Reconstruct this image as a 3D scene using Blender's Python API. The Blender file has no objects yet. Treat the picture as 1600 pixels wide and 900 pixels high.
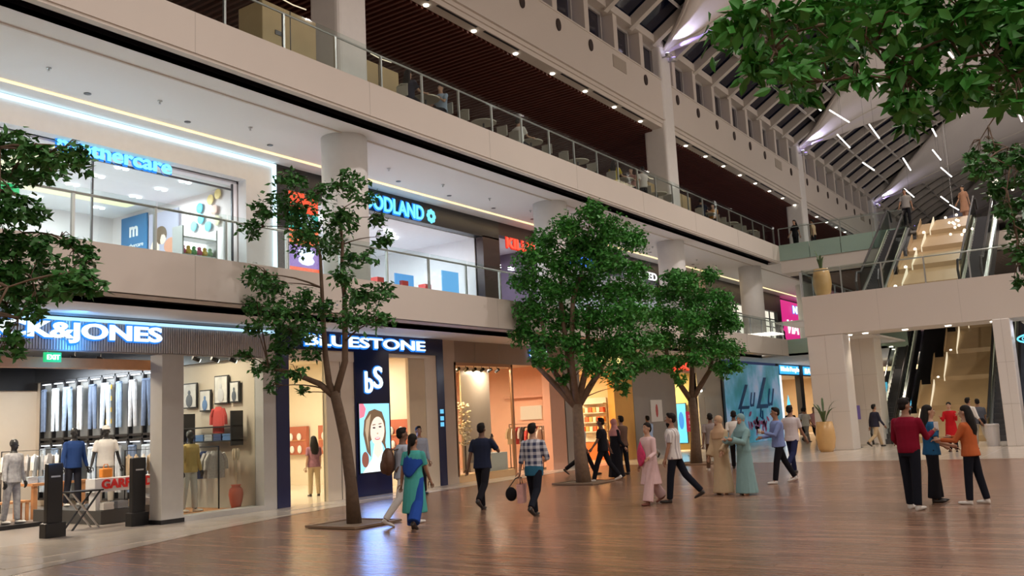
import bpy, bmesh, math, random
import numpy as np
from mathutils import Vector, Matrix
from math import sin, cos, pi, radians as R
random.seed(7)
SC = bpy.context.scene
COL = SC.collection

TREES={'A': [(-12.24, 11.21, 6.24, 0.28), (-12.73, 11.49, 5.96, 0.35), (-12.85, 11.06, 5.79, 0.23), (-13.31, 11.22, 5.58, 0.23), (-12.58, 11.75, 5.73, 0.38), (-11.6, 11.3, 5.96, 0.25), (-11.11, 11.52, 6.03, 0.32), (-11.81, 12.69, 6.13, 0.19), (-11.55, 11.72, 5.55, 0.35), (-12.01, 11.36, 5.16, 0.35), (-12.53, 12.52, 5.33, 0.32), (-11.21, 12.37, 5.6, 0.19), (-11.52, 12.88, 5.35, 0.2), (-11.38, 12.26, 4.88, 0.19), (-11.86, 12.26, 4.83, 0.19), (-12.72, 10.72, 4.54, 0.28), (-13.11, 11.42, 4.48, 0.32), (-13.61, 11.54, 4.19, 0.28), (-12.87, 11.35, 3.91, 0.38), (-12.75, 11.87, 4.17, 0.32), (-12.36, 11.99, 4.02, 0.28), (-11.25, 11.53, 4.32, 0.25), (-11.76, 12.56, 4.24, 0.32), (-11.28, 12.56, 4.24, 0.23), (-11.34, 11.94, 3.79, 0.32), (-10.66, 11.86, 3.59, 0.19), (-13.11, 11.87, 3.6, 0.32), (-12.32, 11.62, 3.63, 0.25), (-13.42, 11.37, 3.73, 0.23), (-13.23, 11.82, 3.25, 0.28), (-13.57, 11.27, 3.2, 0.19), (-13.49, 11.73, 2.96, 0.28), (-12.43, 11.39, 2.82, 0.19), (-12.64, 12.06, 3.21, 0.19), (-11.8, 11.91, 3.72, 0.19), (-13.46, 11.78, 2.6, 0.15), (-12.94, 12.01, 2.45, 0.13)], 'B': [(-11.26, 20.77, 7.11, 0.37), (-11.8, 20.49, 6.72, 0.46), (-11.03, 21.17, 6.61, 0.51), (-11.1, 22.61, 6.56, 0.46), (-12.64, 20.52, 6.51, 0.4), (-11.86, 21.42, 6.43, 0.55), (-12.83, 20.13, 5.97, 0.46), (-12.3, 20.89, 5.89, 0.55), (-11.27, 21.34, 5.8, 0.55), (-10.62, 21.71, 5.58, 0.37), (-13.25, 20.41, 5.44, 0.4), (-12.68, 20.79, 5.23, 0.51), (-12.3, 21.68, 5.27, 0.51), (-11.4, 21.84, 5.08, 0.55), (-10.93, 22.64, 5.1, 0.4), (-13.38, 20.86, 4.7, 0.51), (-12.85, 21.48, 4.51, 0.51), (-11.86, 21.51, 4.41, 0.55), (-10.76, 21.24, 4.28, 0.55), (-10.77, 22.61, 4.46, 0.4), (-13.72, 20.84, 4.12, 0.37), (-13.17, 21.09, 3.82, 0.46), (-12.24, 21.05, 3.73, 0.37), (-11.72, 21.69, 3.62, 0.51), (-10.7, 21.37, 3.52, 0.51), (-10.65, 22.64, 3.74, 0.33), (-12.62, 20.8, 3.24, 0.27), (-11.69, 20.86, 3.09, 0.33), (-10.97, 20.9, 2.87, 0.37), (-11.0, 22.45, 3.07, 0.33), (-11.56, 22.34, 2.5, 0.22), (-12.55, 19.89, 3.3, 0.27), (-12.7, 21.21, 2.82, 0.18)], 'C': [(-12.37, 28.15, 6.31, 0.34), (-11.86, 27.98, 6.01, 0.5), (-11.23, 28.68, 6.21, 0.34), (-12.83, 28.55, 5.75, 0.46), (-12.09, 29.26, 5.61, 0.57), (-10.87, 28.43, 5.29, 0.46), (-12.77, 28.28, 4.95, 0.5), (-11.69, 27.88, 4.71, 0.57), (-11.41, 29.4, 4.77, 0.57), (-10.74, 29.08, 4.58, 0.34), (-13.1, 28.6, 4.24, 0.5), (-12.44, 29.23, 4.09, 0.46), (-11.43, 28.97, 3.88, 0.57), (-11.2, 30.1, 3.8, 0.41), (-12.48, 27.88, 3.4, 0.41), (-11.62, 27.99, 3.45, 0.34), (-11.27, 29.26, 3.13, 0.34), (-12.63, 27.22, 3.4, 0.34), (-12.26, 27.8, 2.86, 0.23), (-10.8, 29.2, 3.2, 0.27)], 'D': [(-9.94, 5.04, 5.06, 0.19), (-8.95, 4.8, 4.69, 0.19), (-8.55, 4.84, 4.55, 0.16), (-9.72, 5.7, 5.09, 0.13), (-8.82, 5.2, 4.61, 0.11), (-10.52, 5.35, 4.9, 0.22), (-10.1, 5.5, 4.82, 0.19), (-9.64, 4.78, 4.27, 0.26), (-9.55, 5.0, 4.22, 0.21), (-10.12, 4.74, 4.49, 0.3), (-10.03, 5.05, 3.95, 0.22), (-9.65, 5.2, 3.88, 0.21), (-9.31, 5.36, 3.92, 0.11), (-9.92, 5.07, 3.65, 0.26), (-10.09, 5.59, 3.73, 0.22), (-9.14, 5.37, 3.72, 0.19), (-8.93, 5.36, 3.52, 0.15), (-9.97, 5.24, 3.43, 0.26), (-8.84, 5.04, 3.31, 0.22), (-8.72, 5.24, 3.34, 0.13), (-10.63, 5.31, 3.26, 0.22), (-9.52, 5.15, 3.19, 0.15), (-10.26, 4.7, 3.8, 0.37), (-9.3, 4.28, 3.1, 0.3), (-10.1, 4.55, 4.24, 0.3), (-9.89, 5.01, 2.85, 0.16), (-9.15, 4.4, 2.66, 0.19), (-9.86, 5.1, 2.74, 0.09), (-11.02, 4.36, 4.59, 0.45), (-9.93, 3.95, 3.66, 0.45), (-11.2, 4.23, 3.31, 0.37), (-10.49, 4.39, 3.11, 0.37), (-11.68, 4.01, 4.06, 0.45)], 'E': [(-1.73, 5.15, 4.01, 0.17), (-1.7, 5.66, 4.08, 0.19), (-1.79, 5.65, 3.97, 0.13), (-1.38, 4.92, 3.6, 0.13), (-1.28, 5.04, 3.88, 0.21), (-1.26, 5.91, 4.17, 0.26), (-1.43, 6.2, 4.05, 0.15), (-0.93, 5.54, 3.95, 0.26), (-1.0, 5.78, 3.76, 0.13), (-0.77, 6.12, 4.06, 0.26), (-0.81, 5.72, 3.69, 0.17), (-0.51, 5.98, 3.93, 0.26), (-0.57, 5.87, 3.63, 0.17), (-0.34, 6.1, 3.76, 0.21), (-0.36, 6.4, 4.12, 0.26), (-0.89, 5.64, 3.53, 0.11), (-1.44, 5.38, 3.65, 0.08), (-0.98, 6.24, 3.58, 0.08), (-1.04, 5.16, 3.56, 0.06), (-0.74, 6.11, 3.66, 0.11), (-0.46, 6.53, 3.67, 0.09), (-1.54, 5.22, 4.14, 0.17), (-0.32, 5.91, 3.46, 0.13), (-1.35, 6.03, 4.42, 0.17), (-0.88, 5.56, 4.1, 0.21), (-0.56, 5.7, 4.05, 0.21), (-0.16, 6.32, 3.99, 0.26), (-0.2, 6.65, 3.77, 0.21), (0.09, 6.02, 3.73, 0.39), (0.49, 6.59, 3.73, 0.39), (0.09, 6.34, 4.33, 0.39), (-0.61, 6.57, 4.8, 0.34), (-1.22, 5.61, 4.56, 0.3), (0.81, 7.55, 4.58, 0.43)], 'F': [(-1.07, 12.77, 5.63, 0.13), (-0.97, 13.16, 5.58, 0.11), (-1.42, 13.49, 5.01, 0.14), (-1.26, 14.06, 5.24, 0.14), (-1.11, 13.3, 4.82, 0.18), (-0.86, 13.01, 4.79, 0.18), (-1.27, 12.53, 4.56, 0.18), (-1.08, 13.47, 4.54, 0.2), (-0.82, 12.97, 4.48, 0.23), (-1.01, 14.07, 4.33, 0.2), (-0.98, 14.15, 3.98, 0.23), (-1.07, 12.79, 4.04, 0.14), (-0.98, 13.04, 3.48, 0.18), (-1.05, 14.05, 3.35, 0.16), (-1.18, 13.63, 4.46, 0.14), (-0.51, 14.41, 4.93, 0.32), (-0.54, 13.47, 4.14, 0.32), (-0.6, 13.0, 3.42, 0.32), (-0.05, 13.69, 4.26, 0.36), (-0.15, 14.62, 3.56, 0.36), (-0.15, 13.58, 5.11, 0.36), (0.31, 14.04, 3.84, 0.36)]}
STICKS=[(-10.63, 40.25, 15.51, -10.15, 40.95, 14.89), (-10.28, 43.0, 15.49, -9.6, 43.7, 14.91), (-7.49, 35.66, 15.44, -7.25, 36.36, 14.96), (-9.34, 46.75, 15.51, -9.07, 47.45, 14.89), (-11.07, 47.4, 15.52, -10.67, 48.1, 14.88), (-10.46, 49.69, 14.38, -10.06, 50.39, 14.02), (-5.4, 46.04, 15.43, -5.19, 46.74, 14.97), (-6.87, 48.77, 15.45, -6.74, 49.47, 14.95), (-8.64, 50.77, 14.48, -8.45, 51.47, 13.92), (-7.63, 54.0, 15.44, -7.37, 54.7, 14.95), (-7.36, 54.3, 14.43, -6.97, 55.0, 13.97), (-10.02, 58.14, 14.43, -9.65, 58.84, 13.97), (-8.59, 61.84, 14.35, -8.28, 62.54, 14.05), (-8.55, 65.02, 14.35, -8.15, 65.72, 14.05), (-3.23, 42.56, 15.45, -3.07, 43.26, 14.95), (-3.02, 49.32, 15.41, -2.94, 50.02, 14.99), (-10.28, 30.66, 15.18, -10.17, 31.36, 15.22), (-6.52, 30.72, 15.2, -6.44, 31.42, 15.2), (-8.95, 36.33, 15.22, -8.9, 37.03, 15.17), (-8.98, 35.01, 15.22, -8.99, 35.71, 15.18), (-7.49, 39.86, 15.28, -7.45, 40.56, 15.12), (-4.43, 38.09, 15.26, -4.34, 38.79, 15.14), (-3.22, 34.09, 15.23, -3.14, 34.79, 15.17)]

# ---------------------------------------------------------------- camera
cam_d = bpy.data.cameras.new('camera'); cam = bpy.data.objects.new('camera', cam_d); COL.objects.link(cam)
_yaw, _pit, _rol = 0.59037, 0.14433, -0.05064
_f = Vector((-sin(_yaw)*cos(_pit), cos(_yaw)*cos(_pit), sin(_pit)))
_r = Vector((cos(_yaw), sin(_yaw), 0)); _u = _r.cross(_f)
_r2 = cos(_rol)*_r + sin(_rol)*_u; _u2 = -sin(_rol)*_r + cos(_rol)*_u
_m = Matrix((_r2, _u2, -_f)).transposed().to_4x4(); _m.translation = Vector((0, 0, 1.75))
cam.matrix_world = _m
cam_d.sensor_width = 36; cam_d.lens = 36*1422.07/1600; cam_d.clip_end = 400
SC.camera = cam
# ---------------------------------------------------------------- world: night sky
w = bpy.data.worlds.new('night_sky'); SC.world = w; w.use_nodes = True
w.node_tree.nodes['Background'].inputs[0].default_value = (.030, .040, .085, 1)
w.node_tree.nodes['Background'].inputs[1].default_value = .8
SC.view_settings.view_transform = 'Standard'; SC.view_settings.look = 'None'
SC.view_settings.gamma = 1; SC.view_settings.use_curve_mapping = False
SC.view_settings.exposure = 0.2
SC.cycles.max_bounces = 7; SC.cycles.diffuse_bounces = 4; SC.cycles.glossy_bounces = 3
SC.cycles.transmission_bounces = 4; SC.cycles.transparent_max_bounces = 12
SC.cycles.sample_clamp_indirect = 3; SC.cycles.caustics_reflective = False; SC.cycles.caustics_refractive = False

def lamp(name, kind, loc, energy, color=(1, 1, 1), size=.3, size_y=None, direction=None, parent=None, angle=60, blend=.6):
    d = bpy.data.lights.new(name, kind); d.energy = energy; d.color = color
    if kind == 'AREA':
        d.size = size
        if size_y: d.shape = 'RECTANGLE'; d.size_y = size_y
    else: d.shadow_soft_size = size
    if kind == 'SPOT': d.spot_size = R(angle); d.spot_blend = blend
    o = bpy.data.objects.new(name, d); COL.objects.link(o); o.location = loc
    if direction is not None: o.rotation_euler = Vector(direction).to_track_quat('-Z', 'Y').to_euler()
    if parent: o.parent = parent
    return o
WARM = (1, .83, .66)
# atrium fill: spots added under the roof crown, with no fittings of their own
for yy in (-6, 8, 22, 36, 50, 64):
    for xx in (-5, 6):
        lamp('atrium_fill_spot', 'SPOT', (xx, yy, 16.6), 1650, (1, .90, .84), .22, None, (0, 0, -1), angle=158, blend=.8)
    lamp('side_fill_area', 'AREA', (11.5, yy, 11), 380, (1, .90, .81), 4.0, 9.0, (-1, 0, -.12))  # added fill from the unseen right side, broad and dim

# ---------------------------------------------------------------- materials
MC = {}
def mat(name, col, rough=.6, metal=0., emis=None, es=1., noise=0., nscale=6., spec=.5, bump=0., alpha=1.):
    if name in MC: return MC[name]
    m = bpy.data.materials.new(name); m.use_nodes = True; nt = m.node_tree; b = nt.nodes['Principled BSDF']
    b.inputs['Base Color'].default_value = (*col, 1); b.inputs['Roughness'].default_value = rough
    b.inputs['Metallic'].default_value = metal; b.inputs['Specular IOR Level'].default_value = spec
    if emis: b.inputs['Emission Color'].default_value = (*emis, 1); b.inputs['Emission Strength'].default_value = es
    tc = nt.nodes.new('ShaderNodeTexCoord'); n = nt.nodes.new('ShaderNodeTexNoise'); n.inputs['Scale'].default_value = nscale
    nt.links.new(tc.outputs['Object'], n.inputs['Vector'])
    mx = nt.nodes.new('ShaderNodeMix'); mx.data_type = 'RGBA'; k = noise or .04
    mx.inputs[6].default_value = (*[c*(1-k) for c in col], 1); mx.inputs[7].default_value = (*[min(1, c*(1+k)) for c in col], 1)
    nt.links.new(n.outputs[0], mx.inputs[0]); nt.links.new(mx.outputs[2], b.inputs['Base Color'])
    if bump:
        bp = nt.nodes.new('ShaderNodeBump'); bp.inputs['Strength'].default_value = bump; bp.inputs['Distance'].default_value = .02
        nt.links.new(n.outputs[0], bp.inputs['Height']); nt.links.new(bp.outputs[0], b.inputs['Normal'])
    if emis: m.cycles.emission_sampling = 'AUTO'
    MC[name] = m; return m
def glow(name, col, s): return mat(name, tuple(.12*c for c in col), .5, emis=col, es=s)
def glassmat(name, tint=(.93, .97, .96), refl=.45):
    if name in MC: return MC[name]
    m = bpy.data.materials.new(name); m.use_nodes = True; nt = m.node_tree; nt.nodes.clear()
    o = nt.nodes.new('ShaderNodeOutputMaterial'); t = nt.nodes.new('ShaderNodeBsdfTransparent'); g = nt.nodes.new('ShaderNodeBsdfGlossy')
    t.inputs[0].default_value = (*tint, 1); g.inputs['Roughness'].default_value = .03; g.inputs[0].default_value = (refl, refl, refl, 1)
    lw = nt.nodes.new('ShaderNodeLayerWeight'); lw.inputs[0].default_value = .5; pw = nt.nodes.new('ShaderNodeMath'); pw.operation = 'POWER'; pw.inputs[1].default_value = 4; nt.links.new(lw.outputs['Facing'], pw.inputs[0]); f = nt.nodes.new('ShaderNodeMath'); f.operation = 'MULTIPLY_ADD'; f.inputs[1].default_value = .5; f.inputs[2].default_value = .025; nt.links.new(pw.outputs[0], f.inputs[0]); mx = nt.nodes.new('ShaderNodeMixShader')
    nt.links.new(f.outputs[0], mx.inputs[0]); nt.links.new(t.outputs[0], mx.inputs[1]); nt.links.new(g.outputs[0], mx.inputs[2]); nt.links.new(mx.outputs[0], o.inputs[0])
    MC[name] = m; return m
plaster = mat('warm_white_plaster', (.66, .605, .55), .75, noise=.03, nscale=.6)
soffit_white = mat('white_soffit_paint', (.86, .84, .83), .7, noise=.02, nscale=.5)
black_slot = mat('black_slot', (.006, .006, .012), .6)
white_paint = mat('white_paint', (.8, .79, .77), .5)
steel = mat('brushed_steel', (.55, .55, .55), .35, .9)
dark_steel = mat('dark_steel', (.10, .10, .11), .4, .7)
black_paint = mat('black_paint', (.012, .012, .014), .35)
brown_slat = mat('red_brown_timber_slat', (.115, .030, .018), .55, noise=.25, nscale=3)
dark_void = mat('dark_ceiling_void', (.02, .008, .007), .9)
glass = glassmat('clear_glass')
green_glass_panel = mat('green_back_painted_glass', (.30, .42, .36), .18, noise=.03)
concrete = mat('concrete', (.36, .34, .32), .8, noise=.1, nscale=4)
def wood_floor_mat(name, planks):
    m = bpy.data.materials.new(name); m.use_nodes = True; nt = m.node_tree; b = nt.nodes['Principled BSDF']; N = nt.nodes.new; L = nt.links.new
    tc = N('ShaderNodeTexCoord'); mp = N('ShaderNodeMapping'); L(tc.outputs['Object'], mp.inputs[0])
    n = N('ShaderNodeTexNoise'); n.inputs['Scale'].default_value = 1.0; n.inputs['Detail'].default_value = 5
    mp.inputs['Scale'].default_value = (.9, 14, 1); L(mp.outputs[0], n.inputs['Vector'])
    cr = N('ShaderNodeValToRGB'); cr.color_ramp.elements[0].position = .3; cr.color_ramp.elements[1].position = .72
    cr.color_ramp.elements[0].color = (.20, .108, .068, 1); cr.color_ramp.elements[1].color = (.40, .245, .17, 1); L(n.outputs[0], cr.inputs[0])
    last = cr.outputs[0]
    if planks:
        bk = N('ShaderNodeTexBrick'); bk.inputs['Scale'].default_value = 1; bk.inputs['Brick Width'].default_value = 1.9; bk.inputs['Row Height'].default_value = .2
        bk.inputs['Mortar Size'].default_value = .005; bk.inputs['Color1'].default_value = (.75, .75, .75, 1); bk.inputs['Color2'].default_value = (1.12, 1.08, 1.05, 1); bk.inputs['Mortar'].default_value = (.35, .3, .3, 1)
        L(tc.outputs['Object'], bk.inputs['Vector'])
    else:
        oi = N('ShaderNodeObjectInfo'); bk = N('ShaderNodeValToRGB'); bk.color_ramp.elements[0].color = (.75, .75, .75, 1); bk.color_ramp.elements[1].color = (1.12, 1.08, 1.05, 1); L(oi.outputs['Random'], bk.inputs[0])
    mu = N('ShaderNodeMix'); mu.data_type = 'RGBA'; mu.blend_type = 'MULTIPLY'; mu.inputs[0].default_value = 1
    L(last, mu.inputs[6]); L(bk.outputs['Color'], mu.inputs[7]); L(mu.outputs[2], b.inputs['Base Color'])
    b.inputs['Roughness'].default_value = .24; b.inputs['Specular IOR Level'].default_value = .6
    n2 = N('ShaderNodeTexNoise'); n2.inputs['Scale'].default_value = 5; mp2 = N('ShaderNodeMapping'); mp2.inputs['Scale'].default_value = (.6, 2.4, 1)
    L(tc.outputs['Object'], mp2.inputs[0]); L(mp2.outputs[0], n2.inputs['Vector'])
    bp = N('ShaderNodeBump'); bp.inputs['Strength'].default_value = .10; bp.inputs['Distance'].default_value = .05
    L(n2.outputs[0], bp.inputs['Height']); L(bp.outputs[0], b.inputs['Normal'])
    return m
floor_mat = wood_floor_mat('timber_floor', True); plank_mat = wood_floor_mat('timber_plank', False)
marble = mat('beige_marble', (.60, .53, .45), .16, noise=.12, nscale=1.2, bump=.05)
# membrane: matt translucent fabric
membrane_mat = mat('white_membrane_fabric', (.72, .68, .66), .8, noise=.03)

# ---------------------------------------------------------------- mesh helpers
def V(*a): return Vector(a)
class B:
    """collects geometry for one mesh object"""
    def __init__(s): s.v = []; s.f = []
    def add(s, vs, fs):
        k = len(s.v); s.v += [tuple(v) for v in vs]; s.f += [tuple(i+k for i in f) for f in fs]; return s
    def box(s, x0, x1, y0, y1, z0, z1):
        vs = [(x, y, z) for z in (z0, z1) for y in (y0, y1) for x in (x0, x1)]
        return s.add(vs, [(0, 2, 3, 1), (4, 5, 7, 6), (0, 1, 5, 4), (2, 6, 7, 3), (0, 4, 6, 2), (1, 3, 7, 5)])
    def cbox(s, c, d, rz=0, mat4=None):
        hx, hy, hz = d[0]/2, d[1]/2, d[2]/2; M = Matrix.Translation(c) @ Matrix.Rotation(rz, 4, 'Z')
        if mat4: M = mat4
        vs = [M @ V(x, y, z) for z in (-hz, hz) for y in (-hy, hy) for x in (-hx, hx)]
        return s.add(vs, [(0, 2, 3, 1), (4, 5, 7, 6), (0, 1, 5, 4), (2, 6, 7, 3), (0, 4, 6, 2), (1, 3, 7, 5)])
    def tube(s, pts, rads, n=8, cap=True, round_cap=False):
        pts = [Vector(p) for p in pts]
        if not hasattr(rads, '__len__'): rads = [rads]*len(pts)
        rads = [r if hasattr(r, '__len__') else (r, r) for r in rads]
        if round_cap:
            d0 = (pts[0]-pts[1]).normalized(); d1 = (pts[-1]-pts[-2]).normalized()
            a, b_ = rads[0], rads[-1]
            pts = [pts[0]+d0*a[0]*.85, pts[0]+d0*a[0]*.5] + pts + [pts[-1]+d1*b_[0]*.5, pts[-1]+d1*b_[0]*.85]
            rads = [(a[0]*.45, a[1]*.45), (a[0]*.85, a[1]*.85)] + rads + [(b_[0]*.85, b_[1]*.85), (b_[0]*.45, b_[1]*.45)]
        rings = []; up = None
        for i, p in enumerate(pts):
            t = (pts[min(i+1, len(pts)-1)]-pts[max(i-1, 0)]).normalized()
            if up is None:
                up = V(1, 0, 0) if abs(t.x) < .8 else V(0, 1, 0)
            a = (up - t*up.dot(t)).normalized(); b_ = t.cross(a); up = a
            rings.append([p + a*cos(2*pi*j/n)*rads[i][0] + b_*sin(2*pi*j/n)*rads[i][1] for j in range(n)])
        vs = [v for r_ in rings for v in r_]; fs = []
        for i in range(len(rings)-1):
            for j in range(n): fs.append((i*n+j, i*n+(j+1) % n, (i+1)*n+(j+1) % n, (i+1)*n+j))
        if cap: fs.append(tuple(range(n-1, -1, -1))); fs.append(tuple((len(rings)-1)*n+j for j in range(n)))
        return s.add(vs, fs)
    def lathe(s, prof, c=(0, 0, 0), n=20):
        vs = []; fs = []
        for r_, z in prof:
            for j in range(n): vs.append((c[0]+r_*cos(2*pi*j/n), c[1]+r_*sin(2*pi*j/n), c[2]+z))
        for i in range(len(prof)-1):
            for j in range(n): fs.append((i*n+j, i*n+(j+1) % n, (i+1)*n+(j+1) % n, (i+1)*n+j))
        fs.append(tuple(range(n-1, -1, -1))); fs.append(tuple((len(prof)-1)*n+j for j in range(n)))
        return s.add(vs, fs)
    def ell(s, c, r_, n=12, m=8, M=None):
        vs = []; fs = []
        for i in range(1, m):
            a = pi*i/m
            for j in range(n):
                p = V(r_[0]*sin(a)*cos(2*pi*j/n), r_[1]*sin(a)*sin(2*pi*j/n), r_[2]*cos(a))
                if M: p = M @ p
                vs.append(p+Vector(c))
        k = len(vs)
        for sgn in (1, -1):
            p = V(0, 0, r_[2]*sgn)
            if M: p = M @ p
            vs.append(p+Vector(c))
        for i in range(m-2):
            for j in range(n): fs.append((i*n+j, (i+1)*n+j, (i+1)*n+(j+1) % n, i*n+(j+1) % n))
        for j in range(n):
            fs.append((k, j, (j+1) % n)); fs.append((k+1, (m-2)*n+(j+1) % n, (m-2)*n+j))
        return s.add(vs, fs)
    def grid(s, P, thick=None):
        n, m = len(P), len(P[0]); vs = [p for r_ in P for p in r_]
        return s.add(vs, [(i*m+j, (i+1)*m+j, (i+1)*m+j+1, i*m+j+1) for i in range(n-1) for j in range(m-1)])
    def mesh(s, name):
        me = bpy.data.meshes.new(name); me.from_pydata([tuple(v) for v in s.v], [], s.f); me.update(); return me
    def make(s, name, m, parent=None, loc=None, smooth=False, **kw):
        me = s.mesh(name); me.materials.append(m)
        if smooth: me.polygons.foreach_set('use_smooth', [True]*len(me.polygons))
        return link(name, me, parent, loc, **kw)
def link(name, data, parent=None, loc=None, label=None, cat=None, group=None, kind=None, rz=None):
    o = bpy.data.objects.new(name, data); COL.objects.link(o)
    if parent: o.parent = parent
    if loc is not None: o.location = loc
    if rz is not None: o.rotation_euler[2] = rz
    if label: o['label'] = label
    if cat: o['category'] = cat
    if group: o['group'] = group
    if kind: o['kind'] = kind
    return o
def thing(name, label, cat, loc=(0, 0, 0), rz=0, group=None): return link(name, None, None, loc, label, cat, group, None, rz)
def struct(name, b, m, label=None, **kw): return b.make(name, m, kind='structure', label=label, **kw)
def bev(o, w_=.02, seg=2):
    md = o.modifiers.new('bevel', 'BEVEL'); md.width = w_; md.segments = seg; md.limit_method = 'ANGLE'; return o
def copy_tree(o, loc=None, rz=None, label=None, parent=None):
    c = o.copy(); COL.objects.link(c)
    if parent is not None: c.parent = parent
    if loc is not None: c.location = loc
    if rz is not None: c.rotation_euler[2] = rz
    if label: c['label'] = label
    for ch in list(o.children): copy_tree(ch, parent=c)
    return c
def text_mesh(txt, size, extrude=.02, offset=0., spacing=1., shear=0., align='CENTER'):
    cu = bpy.data.curves.new('text_temp', 'FONT'); cu.body = txt; cu.size = size; cu.extrude = extrude; cu.offset = offset
    cu.align_x = align; cu.align_y = 'CENTER'; cu.space_character = spacing; cu.shear = shear; cu.resolution_u = 4
    o = bpy.data.objects.new('text_temp', cu); COL.objects.link(o)
    dg = bpy.context.evaluated_depsgraph_get(); dg.update()
    me = bpy.data.meshes.new_from_object(o.evaluated_get(dg)); bpy.data.objects.remove(o); bpy.data.curves.remove(cu)
    me.name = 'lettering'
    return me
FACE_X = Matrix(((0, 0, 1, 0), (1, 0, 0, 0), (0, 1, 0, 0), (0, 0, 0, 1)))      # text reads along +Y, faces +X
FACE_Y = Matrix(((1, 0, 0, 0), (0, 0, -1, 0), (0, 1, 0, 0), (0, 0, 0, 1)))     # reads along +X, faces -Y
def letters(txt, x, y0, y1, zc, h, m, parent=None, name='lettering', offset=0., spacing=1., dx=0., depth=.03, F=FACE_X, shear=0, fitw=True):
    """lettering fitted to span y0..y1 (or x0..x1 for FACE_Y) and height h"""
    me = text_mesh(txt, 1., depth, offset, spacing, shear)
    co = np.array([v.co[:] for v in me.vertices]); a = co.min(0); b_ = co.max(0)
    sx = (y1-y0)/(b_[0]-a[0]) if fitw else h/(b_[1]-a[1]); sy = h/(b_[1]-a[1])
    T = Matrix.Diagonal((sx, sy, 1, 1)) @ Matrix.Translation(-Vector((a+b_)/2))
    me.transform(T); me.transform(F)
    me.materials.append(m)
    o = link(name, me, parent)
    c = V(x+dx, (y0+y1)/2, zc) if F is FACE_X else V((y0+y1)/2, x+dx, zc)
    me.transform(Matrix.Translation(c)); return o
# ================================================================ SETTING
XS, XP, XC, XU, XW = -16.65, -13.8, -15.35, -18.5, -14.9   # ground shopfront, parapet, column line, upper shopfront, clerestory wall
YA, YB, YE = -10, 44.7, 100
B0 = lambda: B()
fl = struct('floor', B().box(-30, 15, YA, YE, -.2, 0), floor_mat, 'broad brown timber floor of the mall concourse with soft reflections')
# individually laid planks nearest to the camera
pmesh = {}
for L_ in (1.9,):
    me = B().box(0, L_-.012, 0, .188, -.002, .004).mesh('floor_plank'); me.materials.append(plank_mat); pmesh[L_] = me
k = 0
for j in range(0, 36):
    y = 3.2+j*.2
    for i in range(8):
        x = -(y*.95)+1.2 + i*1.9 + (.63*j) % 1.9
        if x > .2 or k >= 300: continue
        link('floor_plank', pmesh[1.9], fl, (x, y, 0)); k += 1
# marble border along the shopfronts, of separate tiles
mb = struct('trim_1', B().add([(XS, -10, 0.001), (-12.3, -10, .001), (-12.9, 6.5, .001), (-14.6, 11.5, .001), (-15.3, 15, .001), (-15.9, 29.2, .001), (-15.9, YE, .001), (XS, YE, .001), (XS, -10, .004), (-12.3, -10, .004), (-12.9, 6.5, .004), (-14.6, 11.5, .004), (-15.3, 15, .004), (-15.9, 29.2, .004), (-15.9, YE, .004), (XS, YE, .004)],
    [tuple(range(7, -1, -1)), tuple(range(8, 16))]), marble, 'pale beige marble border of the floor along the shopfronts')
tme = B().box(0, .74, 0, .89, .004, .012).mesh('marble_tile'); tme.materials.append(marble)
def inner(y):
    P_ = [(-10, -12.3), (6.5, -12.9), (11.5, -14.6), (15, -15.3), (29.2, -15.9), (100, -15.9)]
    for (a, xa), (b_, xb) in zip(P_, P_[1:]):
        if a <= y <= b_: return xa+(xb-xa)*(y-a)/(b_-a)
for j in range(0, 24):
    y = 7+j*.9
    x = XS+.01
    while x+.74 < min(inner(y), inner(y+.9)): link('marble_tile', tme, mb, (x, y, 0)); x += .75
m2 = struct('trim_2', B().box(-15.9, 15, 29.2, YE, .001, .006), marble, 'pale marble floor starting at the bridge')
bt = B()
for i in range(12): bt.box(-15.9, 15, 29.2+i*1.2, 29.212+i*1.2, .006, .0065)
for i in range(24): bt.box(-15.9+i*1.2, -15.888+i*1.2, 29.2, 43.6, .006, .0065)
bt.make('tile_joint', concrete, m2, kind='stuff')

# ground-floor ceiling band, parapet, levels
def slab(name, z0, z1, zf, label):
    s = struct(name, B().box(XP-.12, XP, YA, YB, z0, z1), plaster, label)
    B().box(-44, XP-.12, YA, YB, zf-.05, zf).make('floor_deck', mat('pale_gallery_floor', (.66, .62, .57), .4), s)
    return s
p1 = slab('wall_parapet_lower', 4.2, 5.0, 4.8, 'plain warm white parapet band of the first gallery')
p2_ = slab('wall_parapet_upper', 8.88, 9.69, 9.5, 'plain warm white parapet band of the second gallery')
for s, za, zb in ((p1, 4.2, 5.0), (p2_, 8.88, 9.69)):
    pj = B()
    for y in np.arange(-4, YB, 4.77): pj.box(XP-.002, XP+.003, y, y+.012, za, zb)
    pj.make('panel_joint', mat('joint_grey', (.5, .46, .42), .8), s, kind='stuff')
def soffit(name, z, xback, slot, label):
    s = struct(name, B().box(slot[0], XP-.03, YA, YB, z, z+.1), plaster, label)
    B().box(slot[1], slot[0], YA, YB, z+.22, z+.26).make('dark_slot', black_slot, s)
    B().box(slot[1]-.01, slot[1], YA, YB, z, z+.26).box(slot[0], slot[0]+.01, YA, YB, z, z+.26).make('slot_edge', black_slot, s)
    B().box(xback, slot[1], YA, YE, z, z+.1).make('soffit_panel', soffit_white, s)
    B().box(slot[1], -13.8 if z > 5 else -9.2, YB, YE, z, z+.1).make('soffit_panel', soffit_white, s)
    return s
s0 = soffit('ceiling_ground', 4.2, XS, (-14.35, -15.15), 'flat soffit under the first gallery')
s1 = soffit('ceiling_first', 8.82, XU, (-14.0, -14.42), 'broad white soffit under the second gallery')
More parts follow.
